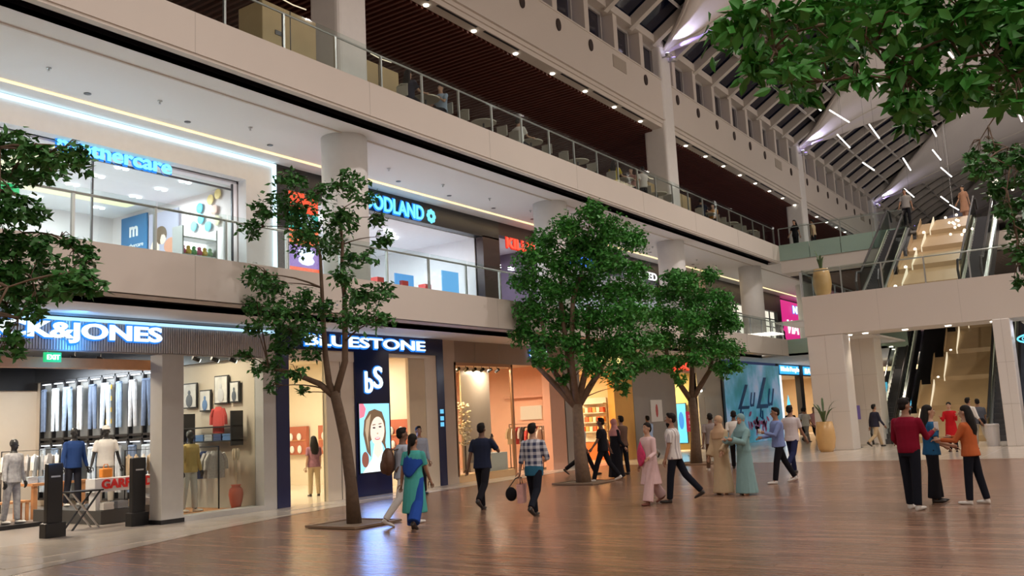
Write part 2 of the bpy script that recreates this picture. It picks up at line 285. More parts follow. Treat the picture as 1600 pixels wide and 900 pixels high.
B().box(-15.05, -15.0, YA, YE, 8.79, 8.82).make('step', plaster, s1)
# warm cove light line in the first floor soffit
tl = B().box(-17.52, -17.42, 2, 80, 8.795, 8.815).make('cove_light', glow('warm_led', (1, .70, .36), 1.5), label='thin warm LED line recessed in the white soffit above the first gallery', cat='light strip')
for y in range(4, 60, 4): lamp('cove_lamp', 'AREA', (-17.46, y, 8.77), 7, (1, .74, .42), .08, 3.8, (0, 0, -1)).rotation_euler[2] = 0
# sprinklers and downlights on the soffit
sp = B().lathe([(.05, .0), (.05, -.02), (.02, -.03), (.02, -.07), (.03, -.075)], n=8).mesh('sprinkler'); sp.materials.append(steel)
dl = B().lathe([(.075, 0), (.075, -.012), (.055, -.014)], n=10).mesh('soffit_speaker'); dl.materials.append(dark_steel)
for i in range(16):
    for x, me, nm, dy, lb in ((-16.3, sp, 'sprinkler', 0, 'small steel sprinkler head in the white first floor soffit'), (-17.0, dl, 'soffit_speaker', 1.2, 'small round dark fitting in the white first floor soffit')):
        link(nm, me, None, (x, 6.5+i*2.4+dy, 8.82), lb, 'sprinkler' if nm == 'sprinkler' else 'ceiling fitting', nm.replace('_', ' ')+'s in the first floor soffit')

# columns
for k, y in enumerate((-3.4, 15.8, 25.4, 35.0, 44.6, 54.1)):
    c = B().lathe([(.56, 0), (.56, 4.03)], n=32).make('column', white_paint, None, (XC, y, 4.79), smooth=False, label='round white column on the first gallery, %s' % ('outside the view', 'behind the nearest tree', 'behind the second tree', 'behind the third tree', 'before the grid-windowed shop', 'beside the pink shop')[k], cat='column')
    bp = c.data
    for f in bp.polygons:
        if len(f.vertices) == 4: f.use_smooth = True
for k, y in enumerate((-3.4, 15.7, 34.8, 53.9, 73.0)):
    c = B().box(-15.85, XW+.06, y-.52, y+.52, 9.5, 17.45).make('column', white_paint, None, label='tall square white column rising from the second gallery, %s' % ('outside the view', 'nearest one', 'second from the left', 'third one above the bridge', 'farthest')[k], cat='column')
    bev(c, .12, 3)

# clerestory wall above the second gallery
cw = struct('wall_clerestory', B().box(XW-.5, XW, YA, YE, 13.92, 15.62), plaster, 'high beam of warm white plaster under the clerestory windows')
B().box(XW-.5, XW-.10, YA, YE, 13.56, 13.72).box(XW-.5, XW-.04, YA, YE, 13.72, 13.86).box(XW-.5, XW+.05, YA, YE, 13.86, 13.92).make('cornice', plaster, cw)
B().box(XW-.45, XW+.10, YA, YE, 17.1, 17.42).make('top_rail', plaster, cw)
B().box(XW-.5, XW+.03, YA, YE, 15.62, 15.68).make('sill', plaster, cw)
B().box(-15.44, XW-.5, YA, YE, 13.56, 13.62).make('soffit_strip', plaster, cw)
mull = B().box(XW-.5, XW+.02, -.16, .16, 15.68, 17.1).mesh('mullion'); mull.materials.append(plaster)
pane = B().box(XW-.40, XW-.37, -.62, .62, 15.75, 17.02).mesh('window_pane'); pane.materials.append(mat('dark_window_glass', (.012, .013, .03), .08, spec=.8))
frame = B().box(XW-.42, XW-.30, -.9, -.6, 15.68, 17.1).box(XW-.42, XW-.30, .72, .8, 15.68, 17.1).box(XW-.42, XW-.30, -.7, .8, 16.98, 17.1).mesh('window_frame'); frame.materials.append(mat('window_frame_grey', (.42, .40, .38), .5))
port = B().lathe([(.15, .03), (.15, -.01), (.12, -.03), (.10, -.01), (.10, .01)], n=16); port_me = B(); 
for v in port.v: port_me.v.append((v[2], v[0], v[1]*1.5))
port_me.f = port.f; port_me = port_me.mesh('round_vent'); port_me.materials.append(mat('dark_bronze', (.03, .015, .012), .5))
led = B().box(XW, XW+.03, -.03, .03, 15.6, 15.68).mesh('spot'); led.materials.append(glow('tiny_warm_spot', (1, .95, .85), 4))
n = 0
for k in range(-1, 5):
    y0 = 15.7+19.1*(k-0)
    for i in range(8):
        yc = y0+1.1+2.28*i
        if yc > YE-1 or yc < 14: continue
        link('mullion', mull, cw, (0, yc-.2, 0)); wn = link('window_%d' % (n+1), pane, None, (0, yc+.78, 0), kind='structure', label='tall dark clerestory window'); n += 1
        link('window_frame', frame, wn)
        if i == 6: B().box(XW-.01, XW+.02, yc-.55, yc+.55, 14.9, 15.4).make('vent_grille', mat('grille_tan', (.40, .35, .29), .6), None, label='rectangular tan vent grille in the high beam', cat='vent', group='vent grilles in the high beam')
        else: link('round_vent', port_me, None, (XW+.01, yc, 15.18), 'small round dark vent on the high beam under the clerestory windows', 'vent', 'round vents along the high beam')

# second gallery: timber-slat ceiling, back wall
ce = struct('ceiling_second', B().box(-44, -15.44, YA, YE, 13.85, 13.9), dark_void, 'dark red-brown timber slat ceiling of the second gallery')
sl = B().box(-43.5, -15.46, -.045, .045, 13.5, 13.66).mesh('slat'); sl.materials.append(brown_slat)
for i in range(290): link('slat', sl, ce, (0, 6+i*.24, 0))
bs = B()
for i in range(100): bs.box(-43.5, -15.46, 75.6+i*.24-.045, 75.6+i*.24+.045, 13.5, 13.66)
bs.make('far_slats', brown_slat, ce, kind='stuff')
struct('wall_back_second', B().box(-44, -43.5, YA, YE, 9.5, 13.85), mat('dark_red_wall', (.05, .015, .012), .7), 'dark red back wall of the second gallery')
# ceiling strip with slot diffusers and downlights at the gallery edge
sv = B()
for i in range(40):
    y = 8+i*2.28
    if i % 4 != 3: sv.box(-15.12, -15.04, y, y+1.9, 13.548, 13.558)
sv.make('slot_diffuser', black_slot, cw, kind='stuff')
dn = B().lathe([(.08, .01), (.08, -.02), (.065, -.022)], n=10).mesh('downlight'); dn.materials.append(glow('downlight_glow', (1, .93, .8), 5))
for i in range(34):
    link('downlight', dn, None, (-15.3, 16.9+i*2.28, 13.55), 'small bright downlight at the edge of the timber slat ceiling', 'downlight', 'downlights along the slat ceiling edge')
for y in (14, 24, 34, 44, 56, 70): lamp('gallery_fill', 'AREA', (-20, y, 13.4), 25, (1, .8, .62), .5, .5, (0, 0, -1)); lamp('gallery_fill', 'AREA', (-30, y, 13.4), 25, (1, .8, .62), .5, .5, (0, 0, -1))  # area lights added to lift the dark slat ceiling a little

# glass railings
def railing(name, x, y0, y1, z0, z1, step, label, along='Y', x1=None, group=None):
    t = thing(name, label, 'railing', (x, y0, z0), group=group)
    n_ = max(1, int(round((y1-y0)/step))); h = z1-z0; st = (y1-y0)/n_
    if along == 'Y':
        gp = B().box(-.01, .01, .02, st-.02, 0, h+.06).mesh('glass_panel'); po = B().box(-.08, -.03, -.025, .025, -.1, h-.03).mesh('post')
        B().tube([(-.05, 0, h-.03), (-.05, y1-y0, h-.03)], .025, 8).make('handrail', steel, t)
    else:
        gp = B().box(.02, st-.02, -.01, .01, 0, h+.06).mesh('glass_panel'); po = B().box(-.025, .025, .03, .08, -.1, h-.03).mesh('post')
        B().tube([(0, .05, h-.03), (y1-y0, .05, h-.03)], .025, 8).make('handrail', steel, t)
    gp.materials.append(glass); po.materials.append(steel)
    for i in range(n_+1):
        p = (0, i*st, 0) if along == 'Y' else (i*st, 0, 0)
        if i < n_: link('glass_panel', gp, t, p)
        link('post', po, t, p)
    return t
railing('glass_railing', XP-.15, 2, YB, 5.0, 5.85, 1.55, 'clear glass railing with steel posts along the first gallery')
railing('glass_railing', XP-.15, 2, YB, 9.69, 10.6, 1.55, 'clear glass railing with steel posts along the second gallery, below the slat ceiling')

# ---------------------------------------------------------------- bridges
br = struct('wall_bridge_lower', B().box(-10.4, 8, 36, 38, 4.42, 5.98), plaster, 'broad plain front of the first floor bridge')
bb = B()
for x in (-7.6, -4.8, -2.0): bb.box(x, x+.01, 35.996, 36, 4.42, 5.98)
bb.make('panel_joint', mat('joint_grey', (.5, .46, .42), .8), br, kind='stuff')
B().box(-10.4, -8.4, 38, YB, 5.0, 5.98).make('side_deck', plaster, br)
B().box(-3.2, 8, 38, YB, 5.0, 5.98).make('side_deck', plaster, br)
B().box(-13.8, -8.3, YB, YB+.1, 4.2, 5.0).make('teal_fascia', green_glass_panel, br)
B().box(-10.4, -8.4, 38, YB, 4.42, 4.5).make('soffit_panel', soffit_white, br)
railing('glass_railing', -10.36, 0, 12.0, 6.0, 7.0, 1.5, 'clear glass railing along the front of the lower bridge', 'X').location = (-10.36, 36.08, 6.0)
railing('glass_railing', -10.36, 36.1, 44.6, 6.0, 7.0, 1.7, 'clear glass railing along the left side of the lower bridge')
ub = struct('wall_bridge_upper', B().box(-13.8, 8, YB+.06, YB+1.5, 8.3, 8.93), plaster, 'white underside band of the upper bridge')
B().box(-13.8, 8, YB+.06, YE, 9.4, 9.5).make('floor_deck', concrete, ub)
gp_ = B().box(0, 1.47, 0, .06, 8.93, 9.72).mesh('green_panel'); gp_.materials.append(green_glass_panel)
for i in range(4): link('green_panel', gp_, ub, (-13.8+i*1.5, YB, 0))
for i in range(6): link('green_panel', gp_, ub, (-3.1+i*1.5, YB, 0))
sb = B()
for i in range(40): sb.box(-13, 6, 46.4+i*.3, 46.5+i*.3, 8.12, 8.26)
sb.make('slat_soffit', mat('lightened_slat', (.22, .15, .12), .55, noise=.15), ub, kind='stuff')  # brown made lighter in the colour, standing in for light on these slats
B().box(-13.8, 8, 46.2, 60, 8.28, 8.32).make('soffit_void', dark_void, ub)
railing('glass_railing', -13.8, 0, 6.0, 9.72, 10.6, 1.5, 'clear glass railing over the green glass band of the upper bridge', 'X').location = (-13.8, YB+.1, 9.72)

# bridge pillars
def pillar(x0, x1, y0, y1, z1, label):
    o = B().box(x0, x1, y0, y1, 0, z1).make('pillar', mat('pillar_panel', (.70, .66, .62), .5, noise=.03, nscale=1), None, label=label, cat='pillar'); bev(o, .03)
    g = B()
    for z in (1.45, 2.9): g.box(x0-.004, x1+.004, y0-.004, y0+.01, z, z+.012)
    xm = (x0+x1)/2; g.box(xm, xm+.01, y0-.004, y0+.01, 0, z1)
    g.make('panel_joint', mat('joint_grey', (.5, .46, .42), .8), o, kind='stuff')
pillar(-10.36, -9.0, 36.03, 37.1, 4.42, 'wide pale panelled pillar under the left end of the bridge')
pillar(-9.95, -8.75, 40.0, 41.3, 5.0, 'pale panelled pillar behind the bridge, beside the escalator')
pillar(-3.85, -3.3, 35.95, 37.0, 4.42, 'narrow pale pillar right of the escalator under the bridge')
for i, (x, y) in enumerate(((-9.0, 37.1), (-8.35, 36.9), (-6.9, 36.9), (-5.4, 36.9), (-3.9, 36.9))):
    link('bridge_downlight', B().lathe([(.11, .01), (.11, -.02), (.09, -.022)], n=10).mesh('d'), None, (x, y, 4.41), 'round bright downlight under the lower bridge, %s from the left pillar' % ('first', 'second', 'third', 'fourth', 'fifth')[i], 'downlight').data.materials.append(MC['downlight_glow'])
    lamp('bridge_spot', 'SPOT', (x, y, 4.36), 60, (1, .85, .65), .08, None, (0, 0, -1), angle=110)

# ---------------------------------------------------------------- escalators
tan = mat('tan_timber_cladding', (.42, .29, .155), .38, noise=.10, nscale=2)
glassy = glassmat('escalator_glass', (.80, .86, .84))
warm_line = glow('warm_line', (1, .84, .58), .75)
def escalator(name, x0, x1, ya, za, yb, zb, label, black_side):
    t = thing(name, label, 'escalator', (x0, ya, za))
    L_ = yb-ya; Hh = zb-za; w_ = x1-x0
    def slab2(x0_, x1_, dz0, dz1, e=0):
        return B().add([(x, y, z) for x in (x0_, x1_) for y, z in ((-e, dz0), (L_+e, Hh+dz0), (L_+e, Hh+dz1), (-e, dz1))],
                       [(0, 1, 2, 3), (7, 6, 5, 4), (0, 4, 5, 1), (1, 5, 6, 2), (2, 6, 7, 3), (3, 7, 4, 0)])
    slab2(0, w_, -.75, -.1).make('truss', black_paint, t)
    st = B(); n_ = 26
    for i in range(n_): st.box(.16, w_-.16, i*L_/n_, (i+1)*L_/n_, i*Hh/n_-.12, (i+1)*Hh/n_-.06)
    st.make('steps', dark_steel, t, kind='stuff')
    for xx in (0.08, w_-.1):
        slab2(xx, xx+.02, 0, .85, .2).make('balustrade_glass', glassy, t)
        B().tube([(xx+.01, -.75, -.0), (xx+.01, -.95, .45), (xx+.01, -.7, .85), (xx+.01, 0, .95), (xx+.01, L_, Hh+.95), (xx+.01, L_+.6, Hh+.95), (xx+.01, L_+.85, Hh+.5)], .045, 8).make('handrail', black_paint, t)
        slab2(xx-.05, xx+.07, -.14, .02, .2).make('skirt', steel, t)
        slab2(xx-.06, xx-.04, .0, .03).make('light_line', warm_line, t)
    return t
def terraces(name, x0, x1, ya, za, yb, zb, n_, label, stag=0.):
    t = thing(name, label, 'cladding', (x0, ya, za)); L_ = yb-ya; Hh = zb-za; w_ = x1-x0
    B().add([(x, y, z) for x in (-.05, w_) for y, z in ((0, -.9), (L_, Hh-.9), (L_, Hh-.55), (0, -.55))], [(0, 1, 2, 3), (7, 6, 5, 4), (0, 4, 5, 1), (1, 5, 6, 2), (2, 6, 7, 3), (3, 7, 4, 0)]).make('dark_underframe', black_paint, t)
    for i in range(n_):
        a, b_ = i/n_, (i+1)/n_; s0 = stag*i
        for (xa, xb, dz, nm) in ((s0, s0+.55, -.10, 'side_panel'), (s0+.60, w_, 0, 'main_panel')):
            e = .12 if i < n_-1 else 0
            v = [(x, y, z) for x in (xa, xb) for y, z in ((a*L_, a*Hh+dz-.5), (b_*L_, b_*Hh+dz-.5), (b_*L_, b_*Hh+dz+e*.2), (a*L_, a*Hh+dz+.22))]
            B().add(v, [(0, 1, 2, 3), (7, 6, 5, 4), (0, 4, 5, 1), (1, 5, 6, 2), (2, 6, 7, 3), (3, 7, 4, 0)]).make(nm, tan, t)
        for xx in (s0+.56, s0+.02):
            v = [(x, y, z) for x in (xx, xx+.035) for y, z in ((a*L_, a*Hh), (b_*L_-.3, b_*Hh-.1), (b_*L_-.3, b_*Hh+.12), (a*L_, a*Hh+.27))]
            B().add(v, [(0, 1, 2, 3), (7, 6, 5, 4), (0, 4, 5, 1), (1, 5, 6, 2), (2, 6, 7, 3), (3, 7, 4, 0)]).make('light_strip', warm_line if xx > s0+.3 else tan, t)
        B().ell((s0+.3, (a+.02)*L_, a*Hh+.2), (.06, .06, .06), 8, 6).make('spot', glow('spot_glow', (1, .9, .7), 5), t)
    return t
escalator('escalator', -9.15, -8.25, 40.2, .05, 48.0, 5.6, 'left ground floor escalator with lit handrail under the bridge', 1)
terraces('stepped_cladding', -8.2, -5.0, 40.6, .02, 49.5, 6.2, 5, 'tan timber stepped slope between the two ground floor escalators', .38)
escalator('escalator', -4.95, -3.95, 40.2, .05, 48.0, 5.6, 'right ground floor escalator beside the narrow pillar', 1)
escalator('escalator', -8.6, -7.6, 37.9, 6.0, 44.3, 9.6, 'left escalator rising from the lower bridge to the top level', 1)
terraces('stepped_cladding', -7.55, -5.0, 37.7, 6.0, 44.4, 9.75, 4, 'tan timber stepped slope between the upper escalators', .15)
escalator('escalator', -4.95, -4.0, 37.9, 6.0, 44.3, 9.6, 'right escalator rising from the lower bridge to the top level', 1)
lamp('escalator_lamp', 'AREA', (-5.8, 39.2, 4.3), 55, (1, .82, .55), 1, 3, (0, .6, -1))
lamp('escalator_lamp', 'AREA', (-5.8, 43, 14), 60, (1, .82, .55), 2, 2, (0, 0, -1))

# ---------------------------------------------------------------- roof
def vault(x): return 17.4+4.9*(1-((x-.1)/15.0)**2)
rib_mat = mat('painted_roof_steel', (.58, .54, .49), .55)
XR = [-14.9+i*1.5 for i in range(21)]
rf = struct('ceiling_roof', B().grid([[(x, y, vault(x)+.12) for y in (YA, YE)] for x in XR]), mat('night_roof_glass', (.006, .009, .03), .06, spec=.9), 'glazed vaulted roof with the dark night sky beyond')
ribm = B()
for a, b_ in zip(XR, XR[1:]):
    za, zb = vault(a), vault(b_)
    ribm.add([(x, y, z) for y in (-.13, .13) for x, z in ((a, za-.42), (b_, zb-.42), (b_, zb+.05), (a, za+.05))], [(0, 1, 2, 3), (7, 6, 5, 4), (0, 4, 5, 1), (1, 5, 6, 2), (2, 6, 7, 3), (3, 7, 4, 0)])
rme = ribm.mesh('rib'); rme.materials.append(rib_mat)
for i in range(44): link('rib', rme, rf, (0, 15.7-19.1+1.2+i*2.12, 0))
pm = B().box(-.045, .045, YA, YE, -.32, -.22).mesh('purlin'); pm.materials.append(mat('purlin_grey', (.62, .60, .58), .5))
for i in range(1, 20):
    x = -14.9+i*1.5; link('purlin', pm, rf, (x, 0, vault(x)-.02))
memb_lab = ['nearest white fabric canopy fanning from the wall', 'white fabric canopy fanning out above the second gallery, partly behind leaves', 'white fabric canopy lit violet at its foot, left of centre roof', 'white fabric canopy in the middle distance of the roof', 'farthest white fabric canopy']
for k, yk in enumerate((-3.4, 15.7, 34.8, 53.9, 73.0, 92.1)):
    rows = []
    for i in range(21):
        x = XW+.1+i*.75
        wd = min(9.5, 9.5*((x-XW+.02)/8.4)**1.12)
        row = []
        for j in range(13):
            t = -1+j/6
            y = yk+t*wd
            sag = .25+.75*min(1, (x-XW)/5)*(1-abs(t))**1.0*1.1+.10*sin(3*pi*abs(t))
            row.append((x, y, vault(x)-.38-sag*min(1, wd/1.5)))
        rows.append(row)
    mo = B().grid(rows).grid([[(0.2-(p[0]), p[1], p[2]) for p in r_] for r_ in rows]).make('fabric_canopy', membrane_mat, None, smooth=True, label=memb_lab[min(k, 4)] if k < 5 else 'fabric canopy at the far end of the roof', cat='canopy')
    md = mo.modifiers.new('thickness', 'SOLIDIFY'); md.thickness = .03
    # struts along the canopy edges
    for s_ in (-1, 1):
        ps = [(r_[0 if s_ < 0 else -1][0], r_[0 if s_ < 0 else -1][1], r_[0 if s_ < 0 else -1][2]+.02) for r_ in rows[:14]]
        B().tube(ps, .09, 8).make('edge_tube', rib_mat, mo)
    ps = [(r_[6][0], r_[6][1], r_[6][2]-.03) for r_ in rows[:20]]
    B().tube(ps, .05, 6).make('ridge_tube', rib_mat, mo)
    if k:
        for s_, c_ in ((-1, (.72, .68, 1)), (1, (.32, .24, 1))):
            t = thing('uplight', 'small %s uplight at the foot of the %s fabric canopy' % ('white' if s_ < 0 else 'violet', ('', 'nearest', 'second', 'third', 'fourth', 'farthest')[k]), 'uplight', (XW+.32, yk+s_*.3, 16.62))
            B().lathe([(.10, 0), (.12, .12), (.11, .16)], n=12).make('housing', steel, t); B().box(-.32, 0, -.03, .03, .02, .06).make('bracket', steel, t)
            B().lathe([(.09, .17), (.09, .175)], n=12).make('lens', glow('uplight_'+('white', 'violet')[s_ > 0], c_, 12), t)
            lamp('uplight_lamp', 'SPOT', (XW+.32, yk+s_*.3, 16.84), 520, c_, .04, None, (1, s_*.16, .74), angle=34)
for i, (xa, ya, za, xb, yb, zb) in enumerate(STICKS):
    t = thing('pendant_light', 'slender white glowing light rod hanging under the roof', 'pendant light', ((xa+xb)/2, (ya+yb)/2, (za+zb)/2), group='light rods hanging under the glazed roof')
    a, b_ = V(xa, ya, za), V(xb, yb, zb); c = (a+b_)/2; a -= c; b_ -= c
    for u0, u1 in ((0, .31), (.345, .655), (.69, 1)):
        B().tube([a.lerp(b_, u0), a.lerp(b_, u1)], .035, 6).make('light_tube', glow('rod_glow', (1, .95, .88), 4), t)
    zc = vault(c.x)-c.z-.3
    B().tube([(0, 0, 0), (0, 0, max(.5, zc))], .004, 4).make('wire', dark_steel, t)
# enclosing walls beyond the view
struct('wall_right', B().box(14, 14.3, YA, YE, 0, 17.5), plaster, 'plain wall on the far side of the concourse')
struct('wall_near', B().box(-32, 15, YA-.3, YA, 0, 23), plaster, 'plain wall behind the viewer')
struct('wall_far', B().box(-32, 15, YE, YE+.3, 0, 23), plaster, 'far end wall of the mall')
# ================================================================ GROUND FLOOR SHOPS
def panel_y(x, y0, y1, z0, z1, d=.06): return B().box(x-d, x, y0, y1, z0, z1)
navy = mat('navy_gloss_panel', (.012, .018, .075), .15)
cream = mat('cream_wall', (.80, .70, .56), .6, noise=.03)
beige = mat('beige_shop_wall', (.62, .53, .42), .75, noise=.05, nscale=2)
grey_clad = mat('grey_cladding', (.33, .31, .29), .5, noise=.06, nscale=2)
shop_floor = mat('grey_shop_floor', (.33, .29, .26), .3)
oak = mat('orange_timber', (.62, .30, .13), .5, noise=.15, nscale=5)
sign_white = glow('sign_face_white', (.80, .96, 1), 1.25); sign_halo = glow('sign_halo_blue', (.01, .22, .85), 1.0)
sign_cyan = glow('sign_face_cyan', (.16, .72, 1), 1.2); sign_red = glow('sign_face_red', (1, .08, .04), 1.3); sign_green = glow('exit_green', (.02, .6, .2), .9)
def room(name, x0, x1, y0, y1, z0, z1, wall, floor_m, ceil_m, label, back=True, left=True, right=True):
    s = struct(name, B().box(x0, x1, y0, y1, z0, z0+.012), floor_m, label)
    if back: B().box(x0-.1, x0, y0, y1, z0, z1).make('back_wall', wall, s)
    if left: B().box(x0, x1, y0-.05, y0, z0, z1).make('side_wall', wall, s)
    if right: B().box(x0, x1, y1, y1+.05, z0, z1).make('side_wall', wall, s)
    B().box(x0, x1, y0, y1, z1, z1+.05).make('room_ceiling', ceil_m, s)
    return s
def sign(name, label, txt, x, y0, y1, zc, h, face, halo=None, halo_off=.03, **kw):
    t = thing(name, label, 'sign', (0, 0, 0))
    if halo: letters(txt, x, y0-.03, y1+.03, zc, h+.08, halo, t, 'letter_halo', offset=kw.get('offset', 0)+halo_off, spacing=kw.get('spacing', 1), dx=.01, depth=.01)
    letters(txt, x, y0, y1, zc, h, face, t, 'lettering', dx=.05, depth=.02, **kw)
    return t
# ---- clothes shop with jeans wall (y 4 .. 14.6)
rm = room('wall_clothes_shop', -26.5, XS, -2, 14.35, 0, 4.1, beige, shop_floor, black_paint, 'interior walls of the menswear shop on the left')
hd = struct('wall_shopfront_1', panel_y(XS, -4, 14.62, 3.48, 4.2, .15), mat('grey_header', (.30, .29, .29), .5), 'grey ribbed fascia over the menswear shop')
rb = B().box(0, .03, -.018, .018, 3.5, 4.05).mesh('fascia_rib'); rb.materials.append(mat('rib_grey', (.52, .51, .52), .4))
for i in range(170): link('fascia_rib', rb, hd, (XS, 5.0+i*.056, 0))
B().box(XS, XS+.06, -4, 14.62, 4.06, 4.12).make('fascia_light_line', glow('fascia_led', (.45, .75, 1), 1.1), hd)
sign('shop_sign', 'big white letters JACK&JONES glowing blue on the grey ribbed fascia', 'JACK&JONES', XS+.04, 7.55, 11.56, 3.82, .40, sign_white, sign_halo, offset=.03, halo_off=.03)
lamp('sign_spill', 'AREA', (XS+.35, 9.6, 3.85), 34, (.06, .38, 1), .3, 5, (-1, 0, .25))
ja = struct('trim_3', panel_y(XS+.02, 11.62, 12.14, 0, 3.48, .4), mat('concrete_pillar', (.50, .49, .47), .7, noise=.05), 'grey pillar between shop entrance and show window')
B().box(XS-.4, XS+.03, 11.6, 12.16, 0, .1).make('plinth', black_paint, ja)
jb = struct('trim_4', panel_y(XS+.02, 14.28, 14.66, 0, 4.2, .3), mat('concrete_pillar', (.5, .49, .47), .7), 'pale grey end pillar of the menswear shop')
B().box(XS-.28, XS-.26, 12.14, 14.28, .12, 3.48).make('window_1', glass, None, kind='structure', label='clear show window of the menswear shop')
struct('trim_5', B().box(XS-.4, XS+.02, 12.14, 14.28, 0, .12), mat('concrete_pillar', (.5, .49, .47), .7), 'low grey sill of the show window')
# orange timber portal
pt = thing('timber_portal', 'orange timber frame and beams just inside the shop entrance', 'portal', (-17.3, 0, 0))
B().box(-.12, .12, 11.95, 12.12, 0, 3.4).make('post', oak, pt); B().box(-.12, .12, 2, 11.95, 3.2, 3.4).make('beam', oak, pt)
B().box(-4, 0, 7.6, 7.8, 3.25, 3.42).make('beam', oak, pt); B().add([(-.1, 9.6, 3.25), (.1, 9.6, 3.25), (.1, 9.6, 3.4), (-.1, 9.6, 3.4), (-4.9, 4.4, 3.25), (-4.7, 4.4, 3.25), (-4.7, 4.4, 3.4), (-4.9, 4.4, 3.4)], [(0, 1, 2, 3), (7, 6, 5, 4), (0, 4, 5, 1), (1, 5, 6, 2), (2, 6, 7, 3), (3, 7, 4, 0)]).make('beam', oak, pt)
ex = thing('exit_sign', 'small green lit EXIT sign above the clothes shop entrance', 'sign', (XS-.1, 9.35, 3.36))
B().box(-.04, .02, -.16, .16, -.09, .09).make('box', sign_green, ex)
letters('EXIT', .021, -.12, .12, 0, .09, mat('exit_letters', (.7, 1, .8), .5, emis=(.6, 1, .75), es=2), ex)
sl_me = {}
def track_spot(loc, rz, parent=None, label='black track spotlight in the clothes shop', cat='spotlight', group='track spotlights in the clothes shop'):
    if 'h' not in sl_me:
        sl_me['h'] = B().tube([(0, 0, 0), (0, 0, -.12)], .012, 6).tube([(0, .06, -.17), (0, -.10, -.11)], .05, 10).mesh('housing'); sl_me['h'].materials.append(black_paint)
        sl_me['l'] = B().tube([(0, .062, -.172), (0, .07, -.175)], .043, 10).mesh('lens'); sl_me['l'].materials.append(glow('spot_lens', (1, .93, .82), 6))
    t = thing('track_spotlight', label, cat, loc, rz, group); link('housing', sl_me['h'], t); link('lens', sl_me['l'], t); return t
for i in range(7): track_spot((-19.5-.0*i, 8.3+i*.62, 3.75), -.4)
for i in range(4): track_spot((-17.9, 6.6+i*1.5, 3.48), .9)
for i in range(4): track_spot((-17.2, 12.4+i*.5, 3.6), -.2)
for x, y, e in ((-19, 9.5, 150), (-22.5, 11, 190), (-22, 7, 110), (-17.9, 13, 65), (-24, 12.8, 60)): lamp('shop_panel_light', 'AREA', (x, y, 3.95), e, (1, .85, .66), .8, .8, (0, 0, -1))
# jeans display: 2 rows x 9 bays, black frames
jw = thing('jeans_display', 'black wall frame with two rows of lit bays of hanging jeans', 'display wall', (0, 14.28, 0))
jf = B().box(-25.9, -20.4, -.05, .0, .2, 3.5)
jf.make('backboard', mat('grey_backboard', (.20, .21, .21), .5), jw)
denim = [mat('denim_%s' % n_, c, .8, noise=.35, nscale=9) for n_, c in (('pale', (.50, .58, .66)), ('mid', (.24, .33, .46)), ('grey', (.48, .50, .52)), ('dark', (.13, .18, .28)))]
fr = B()
for i in range(10): fr.box(-25.9+i*.605, -25.84+i*.605, -.16, -.0, .2, 3.5)
for z in (.2, 1.72, 1.85, 3.44): fr.box(-25.9, -20.4, -.16, 0, z, z+.06)
fr.make('frame', black_paint, jw)
B().box(-26.45, XS-.3, 14.22, 14.34, 3.52, 4.1).box(-26.45, -26.38, 2, 14.3, 3.3, 4.1).make('dark_bulkhead', black_paint, rm)
def jeans_mesh():
    b = B()
    for s_ in (-1, 1): b.tube([(s_*.07, 0, 1.28), (s_*.085, 0, 1.0), (s_*.10, 0, .6), (s_*.12, 0, .15)], [(.085, .05), (.09, .055), (.07, .045), (.065, .04)], 8)
    b.tube([(-.13, 0, 1.3), (.13, 0, 1.3)], .05, 6); return b.mesh('jeans')
jmes = []
for d in denim: me = jeans_mesh(); me.materials.append(d); jmes.append(me)
bay_led = B().box(.1, .45, -.15, -.1, 0, .02).mesh('bay_light'); bay_led.materials.append(glow('bay_led', (.9, .95, 1), 3))
for r_ in range(2):
    for i in range(9):
        o = link('jeans', jmes[(i*5+r_*3) % 4], None, (-25.57+i*.605, 14.05, .28+r_*1.66), 'pair of jeans hanging in a lit bay of the jeans wall', 'jeans', 'jeans hanging in the display bays'); o.rotation_euler[2] = .25*((i % 3)-1)
        link('bay_light', bay_led, jw, (-25.9+i*.605, 0, 1.69+r_*1.72))
lamp('jeans_wall_light', 'AREA', (-23, 13.2, 3.6), 90, (.8, .9, 1), 5, .3, (0, .8, -1))
gold = mat('gold_label', (.7, .45, .05), .4)
gl = B()
for z in (2.2, 2.5, 2.8, 3.1): gl.box(-22.6, -22.35, -.19, -.17, z, z+.12)
gl.make('gold_label', gold, jw)
# framed posters on the beige side wall
for i, (x, z, w_, h, c) in enumerate(((-19.3, 2.75, .55, .62, (.10, .11, .13)), (-18.7, 2.6, .42, .52, (.10, .2, .4)), (-18.1, 2.83, .5, .68, (.5, .5, .52)), (-17.62, 2.75, .34, .5, (.08, .1, .13)))):
    t = thing('framed_picture', 'black framed fashion photo on the beige wall, %s from the left' % ('first', 'second', 'third', 'fourth')[i], 'picture', (x, 14.3, z))
    B().box(-w_/2, w_/2, -.04, 0, -h/2, h/2).make('frame', black_paint, t); B().box(-w_/2+.03, w_/2-.03, -.05, -.04, -h/2+.03, h/2-.03).make('photo', mat('photo_%d' % i, (.6, .58, .55), .5, noise=.4, nscale=5), t)
    B().ell((0, -.055, .12*h), (w_*.10, .008, h*.1), 8, 6).ell((0, -.055, -.2*h), (w_*.24, .008, h*.26), 8, 6).make('printed_figure', mat('photo_figure_%d' % i, c, .6), t)
